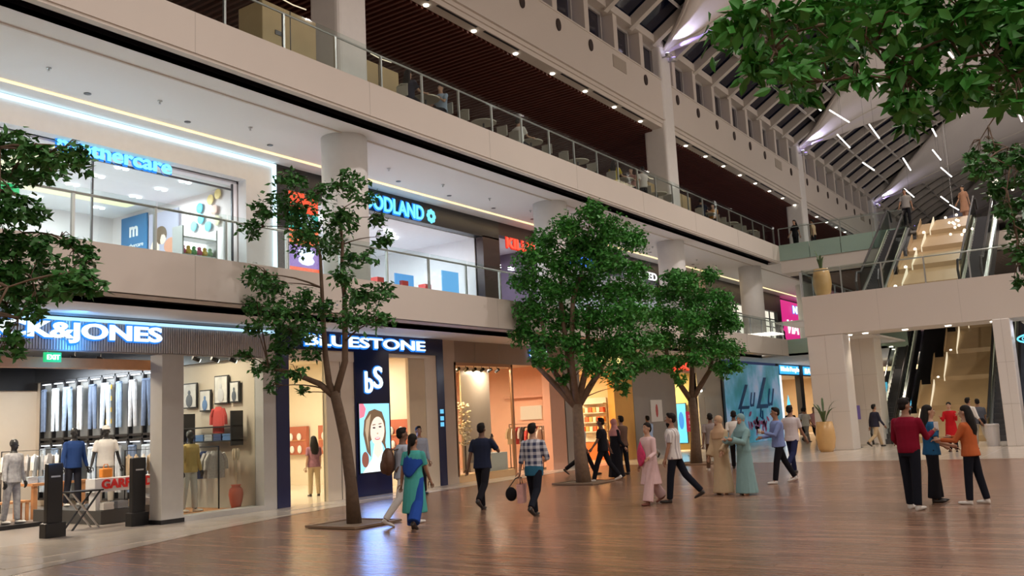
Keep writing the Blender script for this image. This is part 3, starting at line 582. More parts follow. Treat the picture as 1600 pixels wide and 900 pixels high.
# garments
def garment_mesh(w_=.42, h=.62, thick=.08):
    b = B(); rows = []
    for i in range(7):
        t = i/6; ww = w_*(.5 if i == 0 else .9+.12*t); rows.append((ww/2, thick/2*(1 if i else .5), -t*h))
    b.tube([(0, 0, z) for _, _, z in rows], [(a, c) for a, c, _ in rows], 10)
    for s_ in (-1, 1): b.tube([(s_*w_*.38, 0, -.06), (s_*w_*.58, 0, -.22), (s_*w_*.62, 0, -.42)], [.055, .05, .045], 6)
    return b.mesh('garment')
gar_cols = [('white_cotton', (.75, .73, .68)), ('navy_cotton', (.03, .05, .14)), ('beige_cotton', (.55, .42, .27)), ('black_cotton', (.02, .02, .022)), ('grey_cotton', (.28, .29, .3)), ('red_print', (.5, .06, .05)), ('blue_cotton', (.08, .17, .36)), ('floral_print', (.45, .42, .40))]
gmes = []
for n_, c in gar_cols: me = garment_mesh(); me.materials.append(mat(n_, c, .85, noise=.3 if 'print' in n_ else .08, nscale=30)); gmes.append(me)
def rack(loc, rz, n_, L_, label, cols, z=1.45, glabel='garment', group='garments'):
    t = thing('clothes_rack', label, 'clothes rack', loc, rz)
    B().tube([(-L_/2, 0, 0), (-L_/2, 0, z+.1), (L_/2, 0, z+.1), (L_/2, 0, 0)], .018, 6).tube([(-L_/2, -.2, .02), (-L_/2, .2, .02)], .018, 6).tube([(L_/2, -.2, .02), (L_/2, .2, .02)], .018, 6).make('frame', black_paint, t)
    for i in range(n_):
        u = -L_/2+(i+.5)*L_/n_; p = V(*loc)+Matrix.Rotation(rz, 3, 'Z') @ V(u, 0, z)
        o = link('garment', gmes[cols[i % len(cols)]], None, p, glabel, 'garment', group); o.rotation_euler[2] = rz+pi/2+random.uniform(-.25, .25)
rack((-18.4, 13.75, 0), 0, 9, 1.7, 'black clothes rack under the framed photos in the show window', [3, 1, 4, 0, 3, 0, 1, 7, 7], 1.4, 'shirt or jacket on the rack behind the show window', 'garments on the show window rack')
rack((-19.9, 13.5, 0), 1.2, 6, 1.0, 'black clothes rack just left of the grey entrance pillar', [2, 2, 0, 2, 3, 0], 1.4, 'beige or pale shirt on the rack near the entrance pillar', 'garments on the rack by the entrance pillar')
rack((-24.4, 13.1, 0), .9, 8, 1.4, 'black clothes rack at the back left of the clothes shop', [0, 4, 5, 7, 0, 4, 7, 0], 1.5, 'pale shirt on the rack at the back of the clothes shop', 'garments on the back rack')
sh = thing('wall_shelf', 'black wall shelf with folded blue clothes below the framed photos', 'shelf', (-18.2, 14.25, 1.6))
B().box(-.9, .9, -.35, 0, 0, .03).box(-.9, .9, -.35, 0, .33, .36).box(-.9, -.87, -.35, 0, -.1, .7).box(.87, .9, -.35, 0, -.1, .7).make('shelf_frame', black_paint, sh)
fold = B().box(-.14, .14, -.12, .12, 0, .05).box(-.135, .135, -.115, .115, .052, .10).box(-.14, .138, -.12, .12, .102, .15); 
for i in range(5):
    o = fold.make('folded_clothes', MC[('navy_cotton', 'blue_cotton', 'grey_cotton', 'navy_cotton', 'blue_cotton')[i]], None, (-18.85+i*.33, 14.07, 1.63), label='stack of folded blue and grey clothes on the black wall shelf', cat='folded clothes', group='folded stacks on the black wall shelf')
rp = thing('patterned_shirt', 'red and white patterned shirt displayed above the black wall shelf', 'shirt', (-18.0, 14.1, 2.42)); link('cloth', gmes[5], rp)
# low platform with table, lettering panel
pf = struct('trim_6', B().box(-20.9, -18.25, 11.3, 13.2, .02, .30), mat('charcoal_plinth', (.06, .06, .06), .5), 'low charcoal display platform behind the security gates')
td = thing('display_table', 'white display stand with red GARFIELD lettering on the low platform', 'display stand', (-18.5, 12.0, .3))
B().box(-.25, .1, -.75, .75, .38, .66).box(-.2, .05, -.7, -.6, 0, .4).box(-.2, .05, .6, .7, 0, .4).make('panel', mat('white_panel', (.75, .74, .72), .5), td)
letters('GARFIELD', .11, -.6, .62, .54, .2, mat('red_lettering', (.7, .02, .02), .5), td, offset=.04, depth=.01)
for i, (x, y, c) in enumerate(((-18.42, 11.5, 'white_cotton'), (-18.45, 11.85, 'grey_cotton'), (-18.42, 12.25, 'beige_cotton'), (-18.42, 12.6, 'white_cotton'))):
    fold.make('folded_clothes', MC[c], None, (x, y, .31), label='folded clothes at the front of the low platform, %s from the left' % ('first', 'second', 'third', 'fourth')[i], cat='folded clothes')
for i, (x, y) in enumerate(((-18.57, 11.6), (-18.7, 12.75))):
    ob = thing('orange_bag', 'small orange bag on the low platform, %s' % ('left one', 'right one')[i], 'bag', (x, y, .97 if i == 0 else .3)); bev(B().box(-.08, .08, -.12, .12, 0, .2).make('bag_body', mat('orange_leather', (.75, .25, .03), .5), ob), .03); B().tube([(0, -.06, .2), (0, -.04, .28), (0, .04, .28), (0, .06, .2)], .01, 6).make('handle', mat('orange_leather', (.75, .25, .03), .5), ob)
# trestle in front
tr = thing('folding_stand', 'black crossed folding stand beside the low platform', 'stand', (-18.1, 10.7, 0))
B().tube([(0, -.3, 0), (0, .3, .75)], .02, 6).tube([(.3, -.3, 0), (.3, .3, .75)], .02, 6).make('leg_pair', black_paint, tr); B().tube([(0, .3, 0), (0, -.3, .75)], .02, 6).tube([(.3, .3, 0), (.3, -.3, .75)], .02, 6).make('leg_pair', steel, tr)
B().box(-.05, .35, -.35, .35, .75, .78).make('tray', black_paint, tr)
# table with folded jeans and orange stool
tb = thing('display_table', 'timber display table with folded jeans at the left of the clothes shop', 'table', (-22.2, 12.4, 0))
B().box(-.5, .5, -.7, .7, .78, .84).make('tabletop', oak, tb)
for s_ in (-1, 1):
    for q in (-1, 1): B().box(s_*.4-.05, s_*.4+.05, q*.6-.05, q*.6+.05, 0, .78).make('leg', oak, tb)
for i in range(5): fold.make('folded_jeans', (denim*2)[i], None, (-22.1+.22*(i % 2), 11.85+i*.27, .84), label='folded jeans on the timber display table', cat='folded clothes', group='folded jeans on the timber table')
so = thing('timber_stool', 'orange timber stool in front of the display table', 'stool', (-21.9, 11.35, 0))
B().box(-.2, .2, -.32, .32, .42, .47).make('seat', oak, so)
for s_ in (-1, 1):
    for q in (-1, 1): B().box(s_*.15-.03, s_*.15+.03, q*.26-.03, q*.26+.03, 0, .42).make('leg', oak, so)
# security gates
def gate(y, label):
    t = thing('security_gate', label, 'security gate', (-17.15, y, 0))
    bev(B().box(-.12, .12, -.2, .2, 0, .28).make('base', black_paint, t), .02)
    bev(B().box(-.07, .07, -.15, .15, .2, 1.38).make('panel', black_paint, t), .02)
    B().box(.07, .075, -.09, .09, 1.12, 1.15).make('label_strip', mat('pale_print', (.5, .5, .5), .5), t)
gate(9.65, 'left black security gate at the clothes shop entrance'); gate(11.42, 'right black security gate beside the entrance pillar')
# red vase with pampas in the window
vz = thing('floor_vase', 'terracotta red floor vase in the show window', 'vase', (-17.2, 13.95, .1))
B().lathe([(.0, 0), (.10, 0), (.13, .1), (.165, .3), (.15, .42), (.09, .48), (.12, .52)], n=20).make('vase_body', mat('terracotta', (.55, .13, .08), .4), vz, smooth=True)
dg_ = B()
for i in range(7):
    a = i*.9; dg_.tube([(0, 0, .45), (.03*cos(a), .03*sin(a), .9), (.06*cos(a), .06*sin(a), 1.15)], [.006, .006, .004], 5); dg_.ell((.06*cos(a), .06*sin(a), 1.2), (.03, .03, .14), 6, 6)
dg_.make('dried_grass', mat('dried_grass', (.62, .50, .36), .9), vz)
box_ = struct('trim_7', B().box(-18.9, -17.1, 12.4, 13.9, .02, .1), oak, 'low timber deck in the show window')

# ---- jeweller with navy front (y 14.66 .. 21)
room('wall_jeweller', -24, XS-.02, 14.72, 21.0, 0, 3.9, cream, mat('cream_floor', (.72, .63, .52), .15), cream, 'cream interior of the jeweller')
nf = struct('wall_shopfront_2', panel_y(XS+.04, 14.66, 20.98, 3.72, 4.2, .2), navy, 'navy blue gloss shopfront of the jeweller')
panel_y(XS+.04, 14.66, 15.05, 0, 3.72, .2).make('jamb', navy, nf); panel_y(XS+.04, 20.66, 20.98, 0, 3.72, .2).make('jamb', navy, nf)
panel_y(XS+.02, 15.05, 17.28, 3.45, 3.72, .25).make('reveal', cream, nf); panel_y(XS+.02, 20.15, 20.66, 0, 3.72, .25).make('reveal', cream, nf); panel_y(XS+.02, 18.6, 20.15, 3.62, 3.72, .25).make('reveal', cream, nf)
panel_y(XS, 16.3, 17.28, 0, 3.45, .15).make('inner_panel', cream, nf); panel_y(XS, 19.45, 20.15, 0, 3.62, .1).make('inner_panel', mat('tan_panel', (.66, .53, .36), .6), nf)
B().box(XS-.12, XS-.09, 15.05, 16.3, 0, 3.45).make('window_2', glass, None, kind='structure', label='glass door opening of the jeweller')
B().box(XS+.001, XS+.006, 16.77, 16.785, 0, 3.45).make('joint', black_paint, nf)
panel_y(XS+.05, 17.28, 18.6, 0, 3.72, .35).make('centre_pier', navy, nf)
sign('shop_sign', 'white glowing letters BLUESTONE on the navy fascia', 'BLUESTONE', XS+.05, 15.55, 20.1, 3.96, .27, sign_white, sign_halo, offset=.015, halo_off=.035)
lg = thing('logo_sign', 'glowing white stencilled monogram above the portrait screen', 'sign', (0, 0, 0))
letters('b', XS+.06, 17.62, 17.90, 2.93, .56, sign_white, lg, dx=.02, offset=.01); letters('S', XS+.06, 17.95, 18.28, 3.06, .58, sign_white, lg, dx=.02, offset=.01)
letters('b', XS+.06, 17.59, 17.93, 2.93, .62, sign_halo, lg, 'letter_halo', dx=.0, offset=.04, depth=.005); letters('S', XS+.06, 17.92, 18.31, 3.06, .64, sign_halo, lg, 'letter_halo', dx=.0, offset=.04, depth=.005)
scn = thing('screen', 'tall lit screen showing a smiling woman on pale blue', 'screen', (XS+.05, 17.94, 1.49))
B().box(0, .03, -.60, .60, -.91, .91).make('bezel', black_paint, scn)
B().box(.03, .035, -.57, .57, -.88, .88).make('picture_ground', glow('screen_blue', (.30, .72, .95), 1.25), scn)
def flat_poly(pts, x, m, parent, name):
    return B().add([(x, y, z) for y, z in pts]+[(x+.002, y, z) for y, z in pts], [tuple(range(len(pts)-1, -1, -1)), tuple(range(len(pts), 2*len(pts)))]+[(i, (i+1) % len(pts), len(pts)+(i+1) % len(pts), len(pts)+i) for i in range(len(pts))]).make(name, m, parent)
def oval(cy, cz, ry, rz_, n_=20, tilt=0): return [(cy+ry*cos(a)*cos(tilt)-rz_*sin(a)*sin(tilt), cz+ry*cos(a)*sin(tilt)+rz_*sin(a)*cos(tilt)) for a in [2*pi*i/n_ for i in range(n_)]]
p_hair = glow('print_hair', (.22, .13, .07), .8); p_hair2 = glow('print_hair_light', (.62, .45, .28), .9); p_skin = glow('print_skin', (.95, .74, .62), 1.1); p_white = glow('print_white', (.9, .97, 1), 1.3); p_pink = glow('print_pink', (1, .22, .3), 1.1); p_dark = glow('print_dark', (.06, .05, .07), .5); p_lip = glow('print_lip', (.75, .12, .14), .9)
flat_poly([(-.45, .1), (-.40, .45), (-.22, .68), (0, .74), (.28, .66), (.40, .40), (.42, .1), (.38, -.15), (.44, -.45), (.30, -.2), (.05, .1), (-.2, -.1), (-.18, -.5), (-.33, -.35)], .036, p_hair, scn, 'hair_shape')
flat_poly([(-.38, .2), (-.33, .45), (-.15, .62), (-.22, .3), (-.28, 0), (-.26, -.3)], .039, p_hair2, scn, 'hair_shape')
flat_poly([(-.05, -.2), (.25, -.2), (.30, -.55), (.5, -.88), (-.5, -.88), (-.15, -.55)], .040, p_white, scn, 'shoulder_shape')
flat_poly([(-.02, -.05), (.22, -.05), (.24, -.4), (.08, -.55), (-.08, -.4)], .042, p_skin, scn, 'neck_shape')
flat_poly(oval(.08, .17, .27, .37, tilt=-.12), .045, p_skin, scn, 'face_shape')
for a, b_ in ((-.05, .25), (.18, .27)): flat_poly(oval(a, b_, .055, .02), .048, p_dark, scn, 'eye_shape'); flat_poly(oval(a, b_+.08, .07, .012, tilt=.1), .048, p_hair, scn, 'brow_shape')
flat_poly(oval(.07, -.03, .10, .035), .048, p_lip, scn, 'mouth_shape'); flat_poly(oval(.07, -.022, .075, .014), .05, p_white, scn, 'teeth_shape'); flat_poly(oval(.075, .10, .03, .02), .048, p_hair2, scn, 'nose_shape')
flat_poly([(-.57, .5), (-.40, .55), (-.33, .75), (-.42, .88), (-.57, .88)], .037, p_pink, scn, 'corner_shape'); flat_poly(oval(-.40, -.55, .13, .2), .043, glow('print_brown', (.35, .12, .08), .8), scn, 'hand_shape')
lamp('screen_light', 'AREA', (XS+.13, 17.94, 1.49), 26, (.15, .35, 1), 1.1, 1.8, (1, 0, 0))
for y in (15.7, 17, 19.4): lamp('shop_panel_light', 'AREA', (-19, y, 3.8), 85, (1, .84, .62), .8, .8, (0, 0, -1))
lamp('shop_panel_light', 'AREA', (-22, 18, 3.8), 120, (1, .84, .62), 1.5, 1.5, (0, 0, -1))
for i, (x, z) in enumerate(((-22.7, 1.45), (-21.2, 1.45), (-19.9, 1.45), (-18.35, 1.5))):
    t = thing('jewellery_case', 'red-brown wall display case in the jeweller, %s from the left' % ('first', 'second', 'third', 'fourth')[i], 'display case', (x, 20.95, z))
    B().box(-.48, .48, -.12, 0, -.45, .45).make('case', mat('rust_red', (.42, .12, .07), .5), t); B().box(-.44, .44, -.16, -.1, -.01, .02).make('shelf', oak, t)
    B().ell((-.2, -.16, .12), (.09, .05, .13), 8, 6).ell((.18, -.16, .12), (.1, .05, .12), 8, 6).ell((-.15, -.16, -.28), (.1, .05, .12), 8, 6).ell((.2, -.16, -.28), (.09, .05, .13), 8, 6).make('bust', white_paint, t)
for i, (x, y) in enumerate(((-18.6, 15.6), (-19.6, 16.8), (-18.9, 19.2))):
    t = thing('counter', 'white jeweller counter with glass top, %s from the entrance' % ('first', 'second', 'third')[i], 'counter', (x, y, 0))
    B().box(-.3, .3, -.45, .45, .95, 1.0).make('counter_top', white_paint, t); B().box(-.2, .2, -.4, -.28, 0, .95).box(-.2, .2, .28, .4, 0, .95).make('counter_leg', white_paint, t)
ss = B()
for i, (z, c) in enumerate(((2.05, sign_cyan), (1.85, glow('small_blue', (.05, .2, .9), 1.5)), (1.68, sign_cyan))): ss.box(0, .004, -.08, .08, z, z+.12)
tds = ss.make('door_sticker', glow('sticker_glow', (.15, .55, .9), 1.0), None, (XS+.042, 20.82, 0), label='small stacked blue and white stickers on the right navy jamb', cat='sticker')

# ---- womenswear: window y 21.3..24.5, entrance 24.6..26.9, wall to 27.7
pinkish = mat('salmon_panel', (.72, .42, .30), .55, noise=.03); tanw = mat('tan_display_wall', (.68, .45, .24), .6)
room('wall_womens_shop', -23, XS-.05, 21.15, 28.6, 0, 3.7, mat('peach_wall', (.85, .55, .40), .7), mat('cream_floor', (.72, .63, .52), .15), cream, 'peach interior of the womenswear shop')
wf = struct('wall_shopfront_3', panel_y(XS, 20.98, 27.8, 3.55, 4.2, .15), mat('brown_fascia', (.33, .26, .21), .35), 'brown metal fascia of the womenswear shop')
panel_y(XS+.02, 20.98, 21.55, 0, 4.2, .2).make('jamb', mat('tan_jamb', (.55, .45, .37), .5), wf); panel_y(XS, 26.85, 27.85, 0, 3.55, .3).make('salmon_wall', pinkish, wf)
panel_y(XS+.01, 21.55, 24.6, 0, .22, .4).make('window_plinth', tanw, wf); panel_y(XS-.9, 23.0, 24.55, .2, 3.5, .05).make('display_screen', mat('pearl_panel', (.66, .52, .40), .3, .3), wf)
panel_y(XS-1.2, 21.3, 23.0, .2, 3.5, .05).make('display_back', mat('amber_wall', (.80, .50, .20), .6), wf)
B().box(XS-.06, XS-.04, 21.6, 24.5, .22, 3.5).make('window_3', glass, None, kind='structure', label='tall show window of the womenswear shop')
B().box(XS-.05, XS+.02, 24.5, 24.6, .0, 3.55).box(XS-.05, XS+.02, 21.5, 21.6, .2, 3.55).box(XS-.05, XS+.02, 21.5, 24.6, 3.46, 3.55).make('window_frame', mat('copper', (.60, .32, .18), .3, .6), wf)
for y in (22.6, 23.9): panel_y(XS+.005, y, y+.015, 3.6, 4.2, .005).make('joint', concrete, wf)
sign('shop_sign', 'white glowing letters ONLY on the brown fascia behind leaves', 'ONLY', XS+.02, 25.65, 26.95, 3.93, .26, sign_white, sign_halo, offset=.02, halo_off=.04)
st = thing('display_steps', 'white stepped plinth in the womenswear window', 'plinth', (XS-.5, 24.0, .22))
B().box(-.3, .3, -.8, .4, 0, .28).make('step', white_paint, st); B().box(-.3, .3, -.5, .4, .28, .55).make('step', white_paint, st)
fl_ = thing('flower_arrangement', 'tall white floral arrangement in the womenswear window', 'flowers', (XS-.75, 22.9, .22))
fb = B()
for i in range(120): a = random.uniform(0, 6.28); rr = random.uniform(0, .35); fb.ell((rr*cos(a)*.5, rr*sin(a), 1.4+random.uniform(-.55, .75)), (.05, .05, .04), 5, 4)
fb.make('blossom', mat('ivory_blossom', (.85, .72, .52), .8), fl_, kind='stuff'); B().tube([(0, 0, 0), (0, .03, 1.6)], .03, 6).make('stem', mat('dark_branch', (.08, .05, .03), .8), fl_)
for x, y, e, c in ((-17.3, 22.2, 60, (1, .75, .42)), (-17.2, 24, 40, (1, .82, .65)), (-18.6, 25.6, 120, (1, .70, .45)), (-21, 24.5, 160, (1, .7, .5))): lamp('shop_panel_light', 'AREA', (x, y, 3.4), e, c, .5, .5, (0, 0, -1))
for i in range(7): track_spot((XS-.4, 21.8+i*.42, 3.52), 1.2, label='track spotlight in the womenswear window', group='track spotlights in the womenswear window')
rack((-18.5, 28.15, 0), 0, 10, 1.6, 'clothes rack along the peach side wall of the womenswear shop', [2, 0, 5, 7, 3, 2, 0, 5], 1.5, 'garment on the rack in the womenswear shop', 'garments in the womenswear shop')
rack((-17.7, 27.2, 0), .1, 5, .8, 'clothes rack near the womenswear entrance', [3, 5, 2, 7, 0, 2, 3], 1.4, 'garment on the rack near the womenswear entrance', 'garments near the womenswear entrance')

B().box(-19.0, -18.1, 28.5, 28.56, 1.75, 2.25).make('lit_shelf_panel', glow('warm_shelf_glow', (1, .72, .42), .6), None, label='glowing warm panel above the rack in the womenswear shop', cat='light panel')
B().box(-19.6, -17.2, 28.3, 28.58, 2.55, 2.65).make('wall_ledge', pinkish, None, label='peach ledge above the glowing panel', cat='ledge')
# ---- grey wall, orange shop 29..32.2, grey wall with poster
struct('wall_shopfront_4', panel_y(XS, 27.8, 28.95, 0, 4.2, .3), grey_clad, 'grey clad wall between two shops, behind the second tree')
room('wall_orange_shop', -22.5, XS-.05, 28.95, 33.2, 0, 3.5, mat('pale_amber_wall', (.85, .70, .48), .6), mat('cream_floor', (.72, .63, .52), .15), cream, 'orange-lit interior of the gift shop')
of = struct('wall_shopfront_5', panel_y(XS, 28.95, 33.2, 3.5, 4.2, .15), mat('cream_wall', (.8, .7, .56), .6), 'cream fascia over the orange-lit shop')
panel_y(XS-.02, 31.6, 33.2, 0, 3.5, .05).make('orange_side_panel', mat('amber_panel', (.80, .44, .12), .5), of)
sign('shop_sign', 'yellow lit sign strip above the orange-lit shop, mostly behind leaves', 'GIFTS', XS+.02, 29.9, 32.2, 3.9, .26, glow('sign_yellow', (1, .8, .3), 1.3), None, offset=.01)
for x, y, e in ((-18, 30.2, 110), (-20, 31, 150)): lamp('shop_panel_light', 'AREA', (x, y, 3.4), e, (1, .74, .40), .8, .8, (0, 0, -1))
su = thing('shelf_unit', 'white shelf unit of red and orange goods in the orange-lit shop', 'shelving', (-18.4, 33.12, 0))
B().box(-.55, .55, -.02, .0, 0, 2.5).make('unit_back', white_paint, su)
for i in range(6): B().box(-.55, .55, -.3, 0, .35+i*.38, .38+i*.38).make('shelf', white_paint, su)
B().box(-.6, .6, -.5, 0, 0, .7).make('counter_front', mat('rust_orange', (.65, .16, .05), .5), su)
B().box(-17.75, XS-.1, 33.1, 33.18, 0, 3.48).make('orange_wall_panel', mat('amber_panel', (.80, .44, .12), .5), of)
gb = [B().box(-.07, .07, -.09, .09, 0, .2).mesh('gift_box') for _ in range(3)]
for q, c in zip(gb, ((.7, .12, .06), (.75, .4, .15), (.8, .75, .65))): q.materials.append(mat('box_%d' % int(c[1]*100), c, .5))
for r_ in range(3):
    for i in range(6): link('gift_box', gb[(i+r_*2) % 3], None, (-18.85+i*.18, 32.95, 1.15+r_*.38), 'small coloured box on the shelves of the orange-lit shop', 'box', 'boxes on the shelves of the orange-lit shop')
struct('wall_shopfront_6', panel_y(XS, 33.2, 37.3, 0, 4.2, .3), grey_clad, 'plain grey clad wall with a poster')
ps = thing('poster', 'white poster in a frame on the grey wall', 'poster', (XS+.01, 35.2, 1.85)); B().box(0, .03, -.55, .55, -.45, .45).make('board', white_paint, ps); flat_poly(oval(0, 0, .12, .28, 10), .033, mat('poster_red', (.5, .1, .1), .6), ps, 'printed_figure')
# ---- yellow shop 37.3..39.6
room('wall_yellow_shop', -21, XS-.05, 37.3, 39.8, 0, 3.5, mat('yellow_wall', (.85, .68, .32), .6), cream, cream, 'yellow-lit interior of a small shop')
struct('wall_shopfront_7', panel_y(XS, 37.3, 39.8, 3.5, 4.2, .15), beige, 'beige fascia over the yellow-lit shop')
sign('shop_sign', 'red glowing letters JBK behind the third tree', 'JBK', XS+.02, 37.0, 38.9, 3.72, .42, sign_red, glow('halo_red', (.6, .02, .01), 1), offset=.03, halo_off=.03)
for y in (38.2,): lamp('shop_panel_light', 'AREA', (-18.3, y, 3.4), 150, (1, .8, .45), 1, 1, (0, 0, -1))
ds = thing('screen', 'bright cyan display screen in the yellow-lit shop', 'screen', (-17.55, 39.7, 1.25)); B().box(-.32, .32, -.05, 0, -.95, .9).make('bezel', black_paint, ds); B().box(-.29, .29, -.056, -.05, -.92, .87).make('picture_ground', glow('cyan_screen', (.12, .65, .95), 1.1), ds)
B().ell((.05, -.06, .1), (.13, .008, .4), 10, 8).make('printed_figure', glow('print_blue', (.02, .25, .7), 1), ds)
rs = thing('sale_stand', 'red sale notice on a slim stand beside the third tree', 'sign stand', (-14.9, 34.6, 0)); B().tube([(0, 0, 0), (0, 0, 1.0)], .02, 6).lathe([(.2, 0), (.2, .02)], n=12).make('pole', steel, rs); B().box(-.02, .02, -.35, .35, .95, 1.75).make('board', mat('sale_red', (.72, .02, .10), .5), rs)
letters('50', .021, -.2, .2, 1.25, .28, mat('pale_pink_print', (.9, .55, .6), .5), rs); letters('SALE', .021, -.22, .22, 1.55, .13, mat('pale_pink_print', (.9, .55, .6), .5), rs)
# ---- off-white wall with door
ow = struct('wall_shopfront_8', panel_y(XS, 39.8, 42.75, 0, 4.2, .3), mat('offwhite_wall', (.66, .62, .56), .6), 'off-white service wall with a flush door')
do = struct('door_1', panel_y(XS+.02, 40.5, 41.9, 0, 2.4, .05), mat('offwhite_door', (.62, .59, .54), .5), 'flush off-white service door'); B().box(XS+.02, XS+.06, 41.6, 41.65, 1.0, 1.25).make('door_handle', dark_steel, do)
wl = thing('wall_lamp', 'small wall lamp above the flush service door', 'lamp', (XS, 39.95, 2.75)); B().box(0, .2, -.12, .3, -.04, .04).make('bracket', steel, wl); B().ell((.12, -.05, -.08), (.07, .07, .07), 8, 6).make('bulb', glow('spot_glow', (1, .9, .7), 15), wl)
# ---- hoarding
hb = thing('hoarding', 'large teal printed hoarding with looping blue LuLu script', 'hoarding', (XS+.05, 0, 0))
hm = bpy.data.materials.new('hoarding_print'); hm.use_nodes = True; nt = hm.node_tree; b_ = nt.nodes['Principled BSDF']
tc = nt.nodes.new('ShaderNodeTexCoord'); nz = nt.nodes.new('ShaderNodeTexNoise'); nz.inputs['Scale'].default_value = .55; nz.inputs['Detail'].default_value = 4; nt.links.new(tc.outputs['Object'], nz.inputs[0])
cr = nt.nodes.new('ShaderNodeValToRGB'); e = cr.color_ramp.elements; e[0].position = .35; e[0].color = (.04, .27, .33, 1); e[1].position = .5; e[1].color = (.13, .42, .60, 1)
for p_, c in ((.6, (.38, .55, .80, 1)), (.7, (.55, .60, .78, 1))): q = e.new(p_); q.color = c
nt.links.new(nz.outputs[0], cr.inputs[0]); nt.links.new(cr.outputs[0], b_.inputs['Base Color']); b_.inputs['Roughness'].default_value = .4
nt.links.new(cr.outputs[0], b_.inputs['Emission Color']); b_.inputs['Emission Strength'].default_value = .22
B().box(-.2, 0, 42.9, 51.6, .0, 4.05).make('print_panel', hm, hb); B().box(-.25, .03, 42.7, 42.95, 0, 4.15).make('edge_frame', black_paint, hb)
lb = mat('script_blue', (.03, .10, .33), .5)
letters('L', .03, 44.6, 46.3, 2.35, 1.25, lb, hb, 'script_letter', shear=.5, depth=.01); letters('u', .03, 46.4, 47.3, 2.2, .75, lb, hb, 'script_letter', shear=.5, depth=.01)
letters('L', .03, 47.3, 49.3, 2.55, 1.65, lb, hb, 'script_letter', shear=.5, depth=.01); letters('u', .03, 49.2, 50.4, 2.3, .95, lb, hb, 'script_letter', shear=.5, depth=.01)
for y0 in (45.9, 48.9): B().tube([(.03, y0-.9, 1.75), (.03, y0-1.1, 1.3), (.03, y0-.75, 1.15), (.03, y0-.7, 1.6)], .04, 6).make('script_loop', lb, hb)
pk = B()
for i in range(26): pk.add([(.02, *q) for q in oval(47.5+random.gauss(0, .9), .95+random.gauss(0, .2), .25, .1, 8, random.random()*3)], [tuple(range(8))])
pk.make('pink_blooms', mat('pink_print', (.75, .12, .35), .5), hb, kind='stuff')
# ---- far shops 51.7 ..
room('wall_far_shop', -22, XS-.05, 51.7, 62, 0, 3.55, mat('tan_wall', (.68, .50, .30), .6), marble, cream, 'tan interior of the far shops', left=True)
ff = struct('wall_shopfront_9', panel_y(XS, 51.7, 62, 3.55, 4.2, .15), black_paint, 'dark fascia of the far shops')
panel_y(XS+.01, 55.6, 56.3, 0, 4.2, .3).make('pier', black_paint, ff); panel_y(XS+.01, 51.6, 52.1, 0, 3.55, .1).make('lit_jamb', glow('jamb_white', (.75, .9, 1), 1.2), ff)
sign('shop_sign', 'cyan lit sign Minds People on the first far shop', 'Minds People', XS+.02, 52.0, 55.4, 3.87, .36, sign_white, None, offset=.02)
panel_y(XS+.03, 51.9, 55.5, 3.62, 4.12, .02).make('sign_panel', glow('sign_panel_blue', (.03, .35, .8), 1.4), ff)
sign('shop_sign', 'cyan lit sign on the second far shop, cut off by the pillar', 'BATHS', XS+.02, 56.6, 59.4, 3.85, .34, sign_white, None, offset=.02)
panel_y(XS+.03, 56.4, 60, 3.62, 4.12, .02).make('sign_panel', glow('sign_panel_blue', (.03, .35, .8), 1.4), ff)
for y in (53.6, 58): lamp('shop_panel_light', 'AREA', (-18.6, y, 3.4), 190, (1, .82, .6), 1.2, 1.2, (0, 0, -1))
fr_ = thing('flame_sign', 'cyan glowing teardrop sign in the first far shop window', 'sign', (XS-.3, 54.0, 1.7)); flat_poly([(0, .75), (.3, .2), (.42, -.3), (.3, -.7), (-.3, -.7), (-.42, -.3), (-.3, .2)], 0, glow('cyan_screen', (.12, .65, .95), 1.1), fr_, 'panel')

# back zone behind the bridge at ground level
bz = struct('wall_rear_ground', B().box(-10, 8, 66, 66.3, 0, 9), mat('blue_dark_wall', (.05, .07, .12), .5), 'dark rear shopfront beyond the escalators')
for i, (x, z0, z1, w_) in enumerate(((-12.9, .2, 2.9, 1.4), (-11.0, .1, 2.3, .8))):
    t = thing('screen', 'bright cyan display beyond the escalators, %s one' % ('larger', 'smaller')[i], 'screen', (x, 58-i*2, 0)); B().box(-w_/2, w_/2, 0, .1, z0, z1).make('picture_ground', glow('cyan_screen', (.12, .65, .95), 1.1), t)
    B().box(-w_/2-.06, w_/2+.06, .1, .2, 0, z1+.06).make('cabinet', black_paint, t)
wc = struct('ceiling_rear', B().box(-16, 8, 50, 66, 6.3, 6.4), soffit_white, 'pale ceiling beyond the escalators at ground level')
for i, (x, y) in enumerate(((-9.8, 44.5), (-9.2, 46), (-8.8, 43.5))): 
    link('downlight', dn, None, (x, y, 4.18), 'bright downlight behind the bridge beside the escalator', 'downlight', 'downlights behind the bridge'); lamp('rear_downlight', 'SPOT', (x, y, 4.1), 80, WARM, .08, None, (0, 0, -1), angle=110)
B().box(-14, -9, 56, 56.1, 3.5, 3.75).make('cove_light', glow('warm_led', (1, .7, .33), 5), None, label='warm lit cove band deep behind the bridge', cat='light strip')
lamp('rear_lamp', 'AREA', (-9, 55, 6.2), 350, (1, .9, .8), 3, 3, (0, 0, -1))
